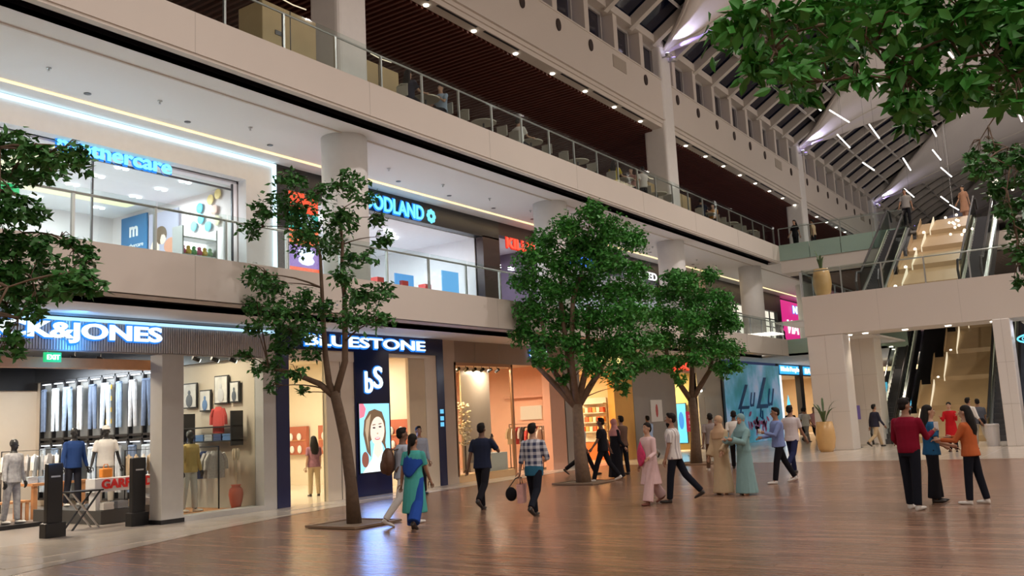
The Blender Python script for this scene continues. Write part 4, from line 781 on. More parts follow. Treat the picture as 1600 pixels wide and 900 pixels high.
# shop right of the narrow pillar
room('wall_cafe', -3.1, 5, 38, 43, 0, 4.35, mat('cafe_white', (.62, .60, .64), .6), marble, soffit_white, 'white cafe interior at the right edge', back=False, left=False)
cs = thing('cafe_sign', 'cyan oval neon sign hanging at the right edge', 'sign', (-2.62, 37.2, 3.72))
B().tube([(.62*cos(a), 0, .17*sin(a)) for a in [2*pi*i/24 for i in range(25)]], .03, 6).make('neon_ring', sign_cyan, cs); letters('CROCS', .0, -.48, .48, 0, .16, sign_cyan, cs, F=FACE_Y, dx=-.02)
B().tube([(-.3, 0, .17), (-.3, 0, .6)], .008, 5).tube([(.3, 0, .17), (.3, 0, .6)], .008, 5).make('wire', steel, cs)
wr = thing('wall_ornament', 'black scrolled ornament on the white wall at the right edge', 'ornament', (-2.75, 37.9, 1.9))
wb = B()
for i in range(5): wb.tube([((.1+.06*i)*cos(a)*.8, 0, (.16+.09*i)*sin(a)) for a in [.4*i+2*pi*j/14 for j in range(12)]], .028, 5)
wb.make('scroll', black_paint, wr); 
ct = thing('counter', 'black cafe counter at the right edge', 'counter', (-2.5, 37.3, 0)); bev(B().box(-.45, 1.6, -.2, .4, 0, 1.05).make('counter_body', black_paint, ct), .02); B().tube([(-.5, -.25, 0), (-.5, -.25, 1.75)], .025, 6).make('post', black_paint, ct)
lamp('cafe_lamp', 'AREA', (-2, 40, 4.3), 120, (.8, .85, 1), 1, 1, (0, -.2, -1))
bn = thing('waste_bin', 'white cylindrical waste bin beside the narrow pillar', 'bin', (-4.35, 36.6, 0)); B().lathe([(.21, 0), (.25, .75), (.24, .78), (.0, .79)], n=20).make('bin_body', mat('bin_white', (.6, .58, .58), .4), bn); B().lathe([(.252, .68), (.256, .68), (.256, .72), (.252, .72)], n=20).make('bin_rim', steel, bn)

# ================================================================ FIRST GALLERY SHOPS (x = XU, z 4.8 .. 8.8)
coolw = mat('bright_white_wall', (.85, .84, .85), .6)
def room1(name, y0, y1, wall, label, z1=8.1, x0=-24): return room(name, x0, XU-.02, y0, y1, 4.8, z1, wall, coolw, coolw, label)
room1('wall_baby_shop', -2, 15.1, mat('pale_pink_wall', (.86, .78, .76), .6), 'bright white interior of the baby shop', 8.15)
mf = struct('wall_upper_shopfront_1', panel_y(XU+.35, -2, 16.05, 8.2, 8.8, .3), coolw, 'white fascia and frame of the baby shop'); panel_y(XU+.35, 15.1, 16.05, 4.8, 8.2, .3).make('jamb', coolw, mf)
B().box(XU+.35, XU+.42, -2, 16.05, 8.7, 8.78).box(XU+.35, XU+.42, 15.97, 16.05, 4.8, 8.7).make('led_line', glow('cool_led', (.62, .88, 1), 1.6), mf)
B().box(XU+.0, XU+.03, 4, 14.9, 4.8, 8.05).make('window_4', glass, None, kind='structure', label='full-height glass of the baby shop'); bm_ = B()
for y in (7.2, 11.1, 14.9): bm_.box(XU, XU+.05, y, y+.04, 4.8, 8.1)
bm_.box(XU, XU+.05, 4, 14.9, 7.93, 7.97).make('glazing_bar', dark_steel, mf)
sign('shop_sign', 'rounded cyan letters mothercare hanging in the baby shop front', 'mothercare', XU+.1, 10.25, 13.05, 8.12, .34, glow('mother_cyan', (.22, .80, 1), 1.2), sign_halo, offset=.02, halo_off=.035)
for i, (x, y) in enumerate(((-20, 7), (-20, 11), (-22, 9), (-22, 13), (-20.5, 14))): lamp('shop_panel_light', 'AREA', (x, y, 8.05), 90, (.90, .95, 1), 1, 1, (0, 0, -1))
cl = B().box(-22.4, -22.0, 4, 14.5, 8.1, 8.14); cl.make('ceiling_cove', glow('cove_yellow', (1, .93, .6), 1.0), None, label='pale yellow lit ceiling slot in the baby shop, running along', cat='ceiling light'); B().box(-23.9, -18.8, 10.2, 10.6, 8.1, 8.14).make('ceiling_cove', MC['cove_yellow'], None, label='pale yellow lit ceiling slot in the baby shop, running across', cat='ceiling light')
cd = B().lathe([(.07, 0), (.07, -.02)], n=8); cdm = B()
cdm.lathe([(.07, 0), (.07, -.02)], (0, 0, 0), 8).lathe([(.07, 0), (.07, -.02)], (0, .2, 0), 8); cdme = cdm.mesh('double_downlight'); cdme.materials.append(glow('cool_spot', (.9, .96, 1), 5))
for i in range(6):
    for x in (-19.2, -20.2, -21.3, -23): link('double_downlight', cdme, None, (x, 5.2+i*1.75, 8.13), 'twin bright downlight in the baby shop ceiling', 'downlight', 'twin downlights in the baby shop')
hp = thing('hanging_panel', 'dark blue panel with white round logo in the baby shop', 'banner', (-22.75, 15.0, 4.8)); B().box(-.6, .6, -.04, 0, .4, 3.2).make('panel', mat('deep_blue_print', (.03, .13, .28), .5), hp)
letters('m', -.045, -.2, .2, 2.75, .3, white_paint, hp, offset=.03, F=FACE_Y, depth=.005); letters('mothercare', -.045, -.45, .45, 2.35, .12, white_paint, hp, F=FACE_Y, depth=.005)
bp_ = thing('photo_panel', 'large photo panel of a mother and child in the baby shop', 'poster', (-21.4, 15.0, 4.8)); B().box(-.65, .65, -.04, 0, .4, 3.1).make('panel', glow('photo_bg', (.70, .66, .85), .7), bp_)
for (cx, cz, rx, rz_), m_ in (((-.1, 2.45, .28, .25), 'print_hair'), ((-.02, 2.38, .17, .2), 'print_skin'), ((.35, 2.1, .3, .22), 'print_orange'), ((-.35, 2.1, .2, .25), 'print_skin')):
    B().ell((cx, -.05, cz), (rx, .02, rz_), 12, 8).make('printed_figure', MC.get(m_) or glow('print_orange', (.9, .4, .25), .8), bp_)
for i, (x, z, c) in enumerate(((-19.95, 7.75, (.1, .55, .75)), (-19.5, 7.9, (.9, .7, .3)), (-19.2, 8.0, (.9, .75, .4)), (-19.9, 7.45, (.15, .6, .8)), (-19.35, 7.6, (.9, .6, .5)), (-19.6, 7.2, (.15, .55, .75)), (-19.25, 7.3, (.9, .8, .5)), (-20.2, 7.3, (.2, .6, .8)))):
    B().ell((0, 0, 0), (.14, .02, .14), 10, 6).make('wall_dot', mat('dot_%d' % int(c[0]*100+c[1]*10), c, .6), None, (x, 15.04, z), label='coloured round dot on the side wall of the baby shop', cat='decoration', group='coloured dots in the baby shop')
sf = thing('toy_shelf', 'white shelf of small pink and yellow toys in the baby shop', 'shelf', (-19.0, 14.2, 4.8)); B().box(-.2, .2, -.5, .5, 1.35, 1.4).box(-.2, .2, -.5, .5, 1.8, 1.84).box(-.2, .2, -.52, -.48, 0, 2.1).box(-.2, .2, .48, .52, 0, 2.1).make('shelf_frame', steel, sf)
for i in range(6): B().ell((0, 0, .09), (.08, .08, .09), 8, 6).ell((0, 0, .2), (.05, .05, .05), 8, 6).make('toy', mat('toy_%d' % (i % 3), ((.8, .15, .3), (.85, .6, .1), (.2, .5, .2))[i % 3], .6), None, (-18.95, 13.8+i*.16, 6.2), label='small bright toy on the baby shop shelf', cat='toy', group='toys on the baby shop shelf')
gsx = thing('exit_sign', 'green lit sign behind the left tree on the first gallery', 'sign', (-19.5, 9.3, 7.25)); B().box(-.03, .03, -.75, .75, -.1, .1).make('panel', sign_green, gsx)
# black pier with coloured poster
bpw = struct('wall_upper_shopfront_2', panel_y(XU+.36, 16.05, 16.5, 4.8, 8.82, .3), black_paint, 'black pier and fascia of the shoe shop'); panel_y(XU+.36, 16.5, 26.4, 8.15, 8.82, .3).make('fascia', black_paint, bpw); panel_y(XU+.36, 25.4, 26.4, 4.8, 8.2, .3).make('jamb', mat('dark_brown_panel', (.05, .025, .02), .4), bpw)
pp = thing('lit_poster', 'tall lit poster of red, green and blue bands beside the black pier', 'poster', (XU+.4, 17.0, 0))
for i, (z0, z1, c) in enumerate(((7.6, 8.15, (.9, .08, .03)), (7.15, 7.6, (.02, .35, .30)), (6.7, 7.15, (.85, .12, .02)), (6.1, 6.7, (.25, .15, .45)), (5.85, 6.1, (.8, .12, .05)), (5.0, 5.85, (.35, .3, .8)))):
    B().box(0, .03, -.52, .52, z0, z1).make('band', glow('poster_band_%d' % i, c, 1.1), pp)
for z, r_ in ((7.35, .2), (6.5, .16), (6.3, .14)): flat_poly(oval(.05, z, .3, r_, 9), .035, glow('print_lilac', (.65, .75, 1), 1.4), pp, 'print_shape')
letters('OU', .033, -.42, .42, 5.35, .5, glow('print_lilac', (.65, .75, 1), 1.4), pp)
room1('wall_shoe_shop', 16.5, 25.4, coolw, 'bright white interior of the shoe shop', 8.15)
sign('shop_sign', 'cyan serif letters WOODLAND with a leaf on the black fascia', 'WOODLAND', XU+.4, 18.7, 22.1, 8.42, .46, sign_cyan, sign_halo, offset=.01, halo_off=.05)
lf = thing('leaf_emblem', 'cyan glowing leaf emblem after the WOODLAND letters', 'sign', (XU+.385, 22.55, 8.42)); le = B()
for i in range(8): a = i*pi/4; le.ell((0, .15*cos(a), .15*sin(a)), (.02, .09, .09), 8, 6)
le.make('leaf', sign_cyan, lf)
for y in (18, 20.5, 23): lamp('shop_panel_light', 'AREA', (-20.3, y, 8.05), 100, (.86, .93, 1), 1, 1, (0, 0, -1))
for i in range(9): link('double_downlight', cdme, None, (-19.6-.3*(i % 3), 19.0+i*.5, 8.1), 'cool bright downlight in the shoe shop ceiling', 'downlight', 'downlights in the shoe shop')
for i, (y, h, c) in enumerate(((22.0, 1.0, (.1, .35, .75)), (24.4, 1.35, (.15, .45, .85)))):
    t = thing('printed_display', ('broad blue panel', 'tall blue printed panel')[i]+' in the shoe shop window', 'poster', (-18.9, y, 4.8)); B().box(0, .04, -.45, .45, .4, .75+h).make('panel', glow('print_blue_%d' % i, c, .9), t)
    for q in range(3): flat_poly(oval(-.2+q*.2, .9+.1*q, .08, .3, 8, .6), .045, glow('print_pale', (.7, .85, 1), .9), t, 'print_shape')
for i in range(4): B().box(-.15, .15, -.15, .15, 0, .2).make('shoe_box', mat('red_box', (.6, .06, .05), .5), None, (-18.9, 19.6+i*1.15, 6.12), label='red box on the low shelf of the shoe shop', cat='box', group='red boxes in the shoe shop window')
B().box(-19.2, -18.7, 19.0, 24.0, 6.06, 6.12).box(-19.2, -18.7, 19.0, 19.1, 4.8, 6.06).box(-19.2, -18.7, 23.9, 24, 4.8, 6.06).make('low_shelf', white_paint, None, label='long low white shelf in the shoe shop window', cat='shelf')
# denim shop with red sign
room1('wall_denim_shop', 26.5, 30.0, mat('dim_lilac_wall', (.22, .18, .24), .6), 'dim purple interior of the denim shop', 8.4)
dfw = struct('wall_upper_shopfront_3', panel_y(XU+.36, 26.4, 35, 8.35, 8.82, .3), mat('dark_maroon_fascia', (.03, .012, .014), .5), 'dark fascia of the denim shop'); panel_y(XU+.36, 30, 30.6, 4.8, 8.35, .3).make('jamb', black_paint, dfw)
sign('shop_sign', 'red glowing letters KILLER on the denim shop front', 'KILLER', XU+.4, 26.75, 28.9, 8.12, .36, sign_red, glow('halo_red', (.6, .02, .01), 1), offset=.02, halo_off=.03)
xm = thing('cross_emblem', 'red glowing cross emblem after the KILLER letters', 'sign', (XU+.39, 29.3, 8.05)); B().tube([(0, -.2, -.2), (0, .2, .2)], .04, 6).tube([(0, -.2, .2), (0, .2, -.2)], .04, 6).tube([(0, -.2, 0), (0, .2, 0)], .035, 6).make('stroke', sign_red, xm)
lamp('shop_panel_light', 'AREA', (-20, 28, 8.2), 60, (.85, .75, 1), .5, .5, (0, 0, -1))
for i in range(6): link('double_downlight', cdme, None, (-19.3-.3*(i % 2), 26.9+i*.45, 7.6), 'violet white lamp in the denim shop', 'downlight', 'lamps in the denim shop')
# shops behind the trees
room1('wall_tan_shop', 30.6, 35.5, mat('cool_grey_wall', (.5, .5, .55), .6), 'pale interior behind the second tree', 8.1); lamp('shop_panel_light', 'AREA', (-20, 33, 8), 110, (.9, .95, 1), 1, 1, (0, 0, -1))
sign('shop_sign', 'blue glowing letters behind the second tree', 'AMANTE', XU+.4, 30.9, 33.2, 8.05, .4, glow('deep_blue_glow', (.05, .2, 1), 1.3), None, offset=.02)
sf4 = struct('wall_upper_shopfront_4', panel_y(XU+.36, 35, 40.2, 7.85, 8.82, .3), mat('dark_blue_black', (.012, .014, .03), .4), 'dark fascia of the fashion shop between two trees'); panel_y(XU+.4, 40.2, 40.9, 4.8, 8.8, .3).make('copper_jamb', mat('copper', (.6, .32, .18), .3, .6), sf4)
sign('shop_sign', 'white letters SELECTED on the dark fascia between two trees', 'SELECTED', XU+.4, 35.9, 39.3, 8.1, .36, glow('plain_white_glow', (1, 1, 1), 1.2), None, offset=.01)
room1('wall_fashion_shop', 35.5, 40.2, mat('cool_grey_wall', (.5, .5, .55), .6), 'pale interior of the fashion shop', 7.85); lamp('shop_panel_light', 'AREA', (-20, 38, 7.8), 110, (.95, .97, 1), 1, 1, (0, 0, -1))
struct('wall_upper_shopfront_5', panel_y(XU+.36, 40.9, 45.5, 4.8, 8.82, .2), mat('brown_fascia', (.33, .26, .21), .35), 'brown metal shopfront behind the third tree')
sf6 = struct('wall_upper_shopfront_6', panel_y(XU+.36, 45.5, 57.2, 7.7, 8.82, .2), mat('charcoal_fascia', (.05, .045, .045), .5), 'charcoal fascia of the shop with gridded glazing')
pb = B().box(0, .03, 0, 1.1, 4.8, 7.7).mesh('lit_pane'); pb.materials.append(glow('milky_pane', (.95, .88, .72), .9))
for i in range(10): link('lit_pane', pb, sf6, (XU+.1, 45.7+i*1.17, 0))
gr = B()
for i in range(11): gr.box(XU+.14, XU+.2, 45.6+i*1.17, 45.68+i*1.17, 4.8, 7.7)
for z in (5.8, 6.7, 7.2): gr.box(XU+.14, XU+.2, 45.6, 57.2, z, z+.06)
gr.make('glazing_grid', black_paint, sf6)
pkf = struct('wall_upper_shopfront_7', panel_y(XU+.36, 58.0, 66, 4.8, 8.6, .2), glow('pink_shopfront', (.85, .03, .28), .7), 'hot pink lit shopfront at the far end of the first gallery'); panel_y(XU+.36, 57.2, 58, 4.8, 8.8, .25).make('pier', black_paint, pkf)
sign('shop_sign', 'cyan lit sign above the hot pink shopfront', 'NYKAA', XU+.4, 60.3, 64.5, 8.1, .5, sign_white, sign_halo, offset=.03, halo_off=.04)
ap = thing('wall_lettering', 'tall white letters VIA on the hot pink shopfront', 'sign'); letters('VIA', XU+.4, 59.0, 61.2, 6.9, .9, glow('plain_white_glow', (1, 1, 1), 1.2), ap, shear=.3)
# ================================================================ TREES
bark = mat('tree_bark', (.13, .085, .055), .85, noise=.3, nscale=12, bump=.4)
bark_pale = mat('tree_bark_pale', (.22, .15, .10), .85, noise=.3, nscale=12, bump=.4)
def leafmat(name, c):
    m = mat(name, c, .45, noise=.45, nscale=2.2, spec=.4); m.node_tree.nodes['Principled BSDF'].inputs['Subsurface Weight'].default_value = 0
    return m
leaf_dark = leafmat('leaf_green', (.045, .17, .035)); leaf_bright = leafmat('leaf_bright_green', (.055, .25, .038))
rng = np.random.default_rng(5)
def leaf_cloud(centers, radii, counts, size, sub=None):
    """folded rhombic leaves, drooping, gathered in sprigs inside each clump"""
    V_, F_ = [], []
    for c, r, n in zip(centers, radii, counts):
        ns = max(3, n//14)
        d = rng.normal(size=(ns, 3)); d /= np.linalg.norm(d, axis=1)[:, None]
        sp_ = np.array(c)+d*(rng.random((ns, 1))**.45)*r*np.array([1, 1, .72])
        idx = rng.integers(0, ns, n); P = sp_[idx]+rng.normal(size=(n, 3))*r*.17
        L_ = size*(.7+.6*rng.random(n))[:, None]
        ax = rng.normal(size=(n, 3)); ax[:, 2] = ax[:, 2]*.5-.45; ax /= np.linalg.norm(ax, axis=1)[:, None]
        sd = np.cross(ax, rng.normal(size=(n, 3))*.8+np.array([0, 0, 1.2])); sd /= np.linalg.norm(sd, axis=1)[:, None]
        nn = np.cross(ax, sd)
        k = len(V_)*1
        a = P; b_ = P+ax*L_*.42+sd*L_*.26+nn*L_*.06; c_ = P+ax*L_; d_ = P+ax*L_*.42-sd*L_*.26+nn*L_*.06
        V_.append(np.stack([a, b_, c_, d_], 1).reshape(-1, 3))
    V_ = np.concatenate(V_); n = len(V_)//4
    base = np.arange(n)[:, None]*4
    F_ = np.concatenate([base+np.array([0, 1, 2]), base+np.array([0, 2, 3])], 0)
    return V_, F_
def cloud_obj(name, V_, F_, m, parent, kind='stuff'):
    me = bpy.data.meshes.new(name); me.vertices.add(len(V_)); me.vertices.foreach_set('co', V_.ravel())
    me.loops.add(len(F_)*3); me.loops.foreach_set('vertex_index', F_.ravel().astype(np.int32)); me.polygons.add(len(F_))
    me.polygons.foreach_set('loop_start', np.arange(0, len(F_)*3, 3, dtype=np.int32)); me.update(calc_edges=True)
    me.materials.append(m); return link(name, me, parent, kind=kind)
def bez(a, b_, c, n=7): return [((1-t)**2)*a+2*t*(1-t)*b_+t*t*c for t in [i/(n-1) for i in range(n)]]
def tree(key, label, trunk, stems, dens, size, m, bk, r0=.12, base=True, single=0):
    """trunk: polyline; stems: main limbs from the fork; clumps joined to the nearest limb point"""
    t = thing('indoor_tree', label, 'tree', trunk[0]); o0 = V(*trunk[0])
    tr_ = [V(*p)-o0 for p in trunk]
    n_ = len(tr_); B().tube([p+V(.012*sin(3*i), .012*cos(2*i), 0) for i, p in enumerate(tr_)], [r0*(1.25 if i == 0 else 1-.25*i/n_) for i in range(n_)], 10).make('trunk', bk, t, smooth=True)
    nodes = [tr_[-1], tr_[-2]]
    lb_ = B()
    for s_ in stems:
        ps = [V(*p)-o0 for p in s_]; pts = [tr_[-1]-V(0, 0, .1)]+ps
        lb_.tube(pts, [r0*.62*(1-.8*i/len(pts)) for i in range(len(pts))], 7); nodes += [pts[i].lerp(pts[i+1], q) for i in range(len(pts)-1) for q in (.25, .6, 1)]
    cl = TREES[key]; nb = B()
    for (x, y, z, r) in cl:
        c = V(x, y, z)-o0
        cand = sorted(nodes, key=lambda q: (q-c).length+(1.5 if q.z > c.z else 0))
        q = cand[0]; mid = q.lerp(c, .5)+V(0, 0, .12*(c-q).length)
        L_ = (c-q).length; pts = bez(q, mid, c, 6); rr = min(r0*.35, .012+.018*L_)
        nb.tube(pts, [rr*.55*(1-.75*i/5) for i in range(6)], 5); nodes.append(pts[3])
        for i in range(4):
            a = rng.normal(size=3); a /= np.linalg.norm(a); e = c+Vector(a)*r*.8
            nb.tube([pts[4], (pts[4]+e)/2+V(0, 0, .05), e], [rr*.35, rr*.25, .003], 4)
    lb_.make('limb', bk, t, smooth=True); nb.make('branches', bk, t, kind='stuff', smooth=True)
    C_ = [(x-o0.x, y-o0.y, z-o0.z) for x, y, z, r in cl]; Rr = [r*1.05 for *_, r in cl]
    Vv, Ff = leaf_cloud(C_, Rr, [int(dens*(r/.4)**2)+8 for r in Rr], size)
    cloud_obj('foliage', Vv, Ff, m, t)
    if single:
        lm = B().add([(0, 0, 0), (.018, .02, .004), (.026, .05, .006), (.016, .08, .002), (0, .105, -.008), (-.016, .08, .002), (-.026, .05, .006), (-.018, .02, .004), (0, .05, -.004)],
                     [(0, 1, 8), (1, 2, 8), (2, 3, 8), (3, 4, 8), (4, 5, 8), (5, 6, 8), (6, 7, 8), (7, 0, 8)]).mesh('leaf'); lm.materials.append(m)
        for i in range(single):
            j = i % min(len(C_), 22); r = Rr[j]; d = rng.normal(size=3); d /= np.linalg.norm(d); d[2] = -abs(d[2])*.9
            lo = link('leaf', lm, t, Vector(C_[j])+Vector(d)*r*(.85+.35*rng.random())); lo.rotation_euler = (-.9+rng.normal()*.5, rng.normal()*.6, rng.random()*6.28)
    if base:
        gp = thing('tree_base_plate', 'thin steel edged plate around the foot of %s' % base, 'base plate', (trunk[0][0], trunk[0][1], 0))
        B().box(-.62, .62, -.62, -.56, .01, .05).box(-.62, .62, .56, .62, .01, .05).box(-.62, -.56, -.56, .56, .01, .05).box(.56, .62, -.56, .56, .01, .05).make('edge_frame', mat('oak_edge', (.25, .17, .11), .5), gp)
        B().box(-.56, .56, -.56, .56, .008, .03).make('cover_plate', mat('gravel_brown', (.22, .16, .11), .8, noise=.4, nscale=60), gp)
    return t
tree('A', 'slender open-crowned indoor tree in front of the navy jeweller', [(-12.13, 12.5, 0), (-12.15, 12.48, .7), (-12.22, 12.44, 1.52), (-12.33, 12.36, 2.11), (-12.38, 12.33, 2.45)],
     [[(-12.46, 12.27, 2.62), (-12.51, 12.24, 3.14), (-12.53, 12.23, 3.65), (-12.54, 12.22, 4.22), (-12.56, 12.21, 5.05), (-12.76, 12.08, 5.81)],
      [(-12.21, 12.45, 3.01), (-12.19, 12.45, 3.63), (-12.19, 12.46, 4.28), (-12.22, 12.43, 4.67), (-12.2, 12.45, 5.25), (-12.24, 12.42, 5.91)],
      [(-12.61, 12.17, 2.61), (-13.07, 11.87, 2.86), (-13.4, 11.65, 2.95)]], 400, .115, leaf_dark, bark, .115, 'the slender first tree')
tree('B', 'dense broad indoor tree in the middle, multi-stemmed above a stout trunk', [(-12.42, 21.49, 0), (-12.46, 21.46, .9), (-12.45, 21.47, 1.6), (-12.46, 21.45, 2.1)],
     [[(-12.9, 21.1, 3.0), (-13.1, 20.9, 4.4)], [(-12.6, 21.4, 3.2), (-12.7, 21.3, 5.0), (-12.6, 21.4, 6.4)], [(-12.2, 21.7, 3.2), (-12.1, 21.8, 4.8)], [(-12.0, 21.9, 2.9), (-11.6, 22.1, 3.6)], [(-12.4, 21.2, 3.3), (-12.3, 21.3, 4.9), (-12.0, 21.5, 5.9)], [(-13.1, 21.2, 2.8), (-13.6, 21.0, 3.4)]], 620, .125, leaf_bright, bark_pale, .17, 'the dense middle tree')
tree('C', 'third indoor tree with a forked brown trunk beside the red sale notice', [(-12.39, 29.01, 0), (-12.36, 29.03, .8), (-12.34, 29.04, 1.6), (-12.38, 29.0, 2.2)],
     [[(-12.9, 28.7, 3.1), (-13.1, 28.6, 4.6)], [(-12.3, 29.1, 3.3), (-12.3, 29.1, 5.0)], [(-11.8, 29.4, 3.1), (-11.5, 29.6, 4.4)]], 560, .14, leaf_bright, bark, .17, 'the third tree')
tree('D', 'indoor tree cut off by the left edge, in front of the clothes shop', [(-13.1, 3.3, 0), (-13.1, 3.3, 1.5), (-13.15, 3.35, 2.6)],
     [[(-13.0, 3.8, 3.8), (-12.9, 4.2, 5.2)], [(-13.3, 3.1, 4.0), (-13.4, 3.0, 5.5)], [(-12.6, 4.2, 3.6)], [(-12.7, 4.6, 4.5)]], 700, .10, leaf_dark, bark, .15, 'the tree at the left edge')
tree('E', 'near indoor tree whose leafy branches overhang the top right corner', [(1.6, 8.2, 0), (1.6, 8.2, 1.6), (1.5, 8.1, 3.0)],
     [[(.6, 7.8, 4.2), (-.6, 7.2, 4.9), (-1.6, 6.8, 5.2)], [(1.2, 7.6, 4.4), (.4, 7.0, 5.6)], [(2.0, 8.6, 4.8), (2.2, 8.8, 6)], [(.4, 8.2, 4.0), (-.5, 8.0, 4.4)]], 360, .115, leaf_bright, bark, .15, 'the near tree outside the right edge', single=300)
tree('F', 'indoor tree whose small leaves hang at the right edge before the escalators', [(1.9, 15.6, 0), (1.9, 15.6, 1.6), (1.8, 15.6, 2.6)],
     [[(1.0, 15.5, 3.6), (.2, 15.5, 4.6)], [(1.8, 15.6, 4.2), (1.7, 15.6, 5.6)], [(.9, 15.3, 5.0), (.0, 15.2, 5.6)]], 420, .12, leaf_dark, bark, .15, 'the second tree outside the right edge')
# potted plants
def potted(loc, label, hs=1.0, ph=1.0, spread=.35):
    t = thing('potted_plant', label, 'potted plant', loc)
    B().lathe([(.22, 0), (.30, .15), (.36, .5), (.34, .8), (.29, ph), (.25, ph), (.24, ph-.06), (0, ph-.06)], n=24).make('pot', mat('amber_pot', (.58, .36, .15), .25, noise=.05), t, smooth=True)
    b = B()
    for i in range(11):
        a = i*2.4; r_ = spread*(.5+.5*random.random()); h = ph+hs*(.35+.5*random.random())
        p = [V(.05*cos(a), .05*sin(a), ph-.05), V(r_*.5*cos(a), r_*.5*sin(a), h), V(r_*1.2*cos(a), r_*1.2*sin(a), h-.02)]
        ps = bez(*p, 5); w_ = V(-sin(a), cos(a), 0)
        vs = []; 
        for q, ww in zip(ps, (.012, .03, .045, .035, .004)): vs += [q-w_*ww, q+w_*ww+V(0, 0, .005)]
        b.add(vs, [(2*j, 2*j+1, 2*j+3, 2*j+2) for j in range(4)])
    b.make('leaves', mat('pot_leaf', (.06, .11, .04), .6), t, kind='stuff')
potted((-9.75, 35.1, 0), 'amber rounded floor pot with sparse palm leaves by the bridge pillar', 1.1, 1.12, .55)
potted((-9.75, 36.75, 5.98), 'tall tan planter with a small bush behind the bridge railing', 1.0, 1.12, .22)
# second gallery counters, kiosk boxes
kw = mat('kiosk_timber', (.50, .38, .20), .5, noise=.1, nscale=3)
for i, (x, y, w_, l_, lb) in enumerate(((-15.2, 13.6, .8, 1.6, 'tan timber kiosk left of the nearest top column'), (-15.9, 17.2, 1.0, 1.6, 'tan timber kiosk right of the nearest top column'), (-15.95, 36.6, 1.2, 2.0, 'tan timber kiosk beside the middle top column'), (-16.2, 33.6, 1.4, 1.2, 'tan timber kiosk left of the middle top column'))):
    t = thing('kiosk', lb, 'kiosk', (x, y, 9.5)); bev(B().box(-w_/2, w_/2, -l_/2, l_/2, 0, 1.7).make('body', kw, t), .02); B().box(w_/2, w_/2+.01, -.01, .01, 0, 1.7).box(w_/2, w_/2+.02, -.45, -.25, 1.0, 1.1).make('trim', black_paint, t)
    B().tube([(w_/2+.1, -l_/4, 1.85), (w_/2+.1, 0, 1.82), (w_/2+.1, l_/4, 1.85)], .014, 6).make('light_rod', warm_line, t)
ns = thing('neon_sign', 'pale blue curved neon light on the second gallery', 'sign', (-16.5, 30.2, 10.9)); B().tube([(0, 0, .35), (0, .05, .1), (0, -.1, -.05), (0, -.3, -.1)], .05, 6).make('neon_tube', sign_white, ns)
for i, (x, y, z, s_) in enumerate(((-15.5, 64, 10.6, .5), (-13.2, 66, 10.9, .9))):
    t = thing('neon_sign', ('small','large')[i]+' cyan lit sign above the green glass band of the bridge', 'sign', (x, y, z)); B().ell((0, 0, 0), (s_*.8, .1, s_*.5), 12, 8).make('sign_body', sign_cyan, t)
gs = thing('exit_sign', 'small green sign beyond the middle top column', 'sign', (-16, 39.2, 10.7)); B().box(-.03, .03, -.3, .3, -.15, .15).make('panel', sign_green, gs)
# cafe tables and chairs on the second gallery
def cafe_table(y, x=-14.5):
    t = thing('cafe_table', 'pale cafe table behind the top railing', 'table', (x, y, 9.5), group='cafe tables along the top railing')
    B().lathe([(.38, .72), (.38, .75)], n=16).make('tabletop', mat('pale_table', (.6, .55, .45), .5), t); B().lathe([(.2, 0), (.2, .02), (.025, .03), (.025, .72)], n=10).make('pedestal', dark_steel, t)
def cafe_chair(x, y, rz):
    t = thing('cafe_chair', 'pale cafe chair behind the top railing', 'chair', (x, y, 9.5), rz, 'cafe chairs along the top railing')
    B().box(-.2, .2, -.2, .2, .43, .47).make('seat', mat('chair_shell', (.45, .42, .36), .5), t); B().tube([(-.18, -.2, .85), (0, -.26, .87), (.18, -.2, .85)], .02, 6).box(-.18, .18, -.23, -.2, .55, .85).make('backrest', MC['chair_shell'], t)
    for a in (-1, 1):
        for b_ in (-1, 1): B().tube([(a*.15, b_*.15, .43), (a*.2, b_*.2, 0)], .012, 5).make('leg', dark_steel, t)
for y in (18.0, 20.6, 23.1, 26.0, 29.3, 32.2, 37.3, 40.0, 42.6): cafe_table(y); cafe_chair(-14.5, y-.72, 0); cafe_chair(-14.5, y+.72, pi)
cl = thing('cluster_pendant', 'cluster of tiny warm globe lamps above the lower bridge, left one', 'pendant light', (-4.85, 37.6, 8.05)); gme = B().ell((0, 0, 0), (.05, .05, .05), 8, 6).mesh('globe'); gme.materials.append(glow('globe_glow', (1, .85, .6), 2.5))
for i in range(14): link('globe', gme, cl, (random.gauss(0, .3), random.gauss(0, .2), random.gauss(0, .25))); B().tube([(0, 0, 0), (0, 0, 12.4)], .006, 4).make('wire', steel, cl)
copy_tree(cl, (-3.35, 37.6, 9.3), label='cluster of tiny warm globe lamps above the lower bridge, right one')
# purple notice stand
ps = thing('sign_stand', 'small purple notice on a slim stand beside the man in dark jacket', 'sign stand', (-9.35, 38.0, 0)); B().tube([(0, 0, 0), (0, 0, 1.1)], .02, 6).lathe([(.22, 0), (.22, .02)], n=14).make('pole', dark_steel, ps); B().box(-.24, .24, -.02, .02, 1.1, 1.65).make('board', mat('purple_board', (.16, .12, .38), .5), ps)
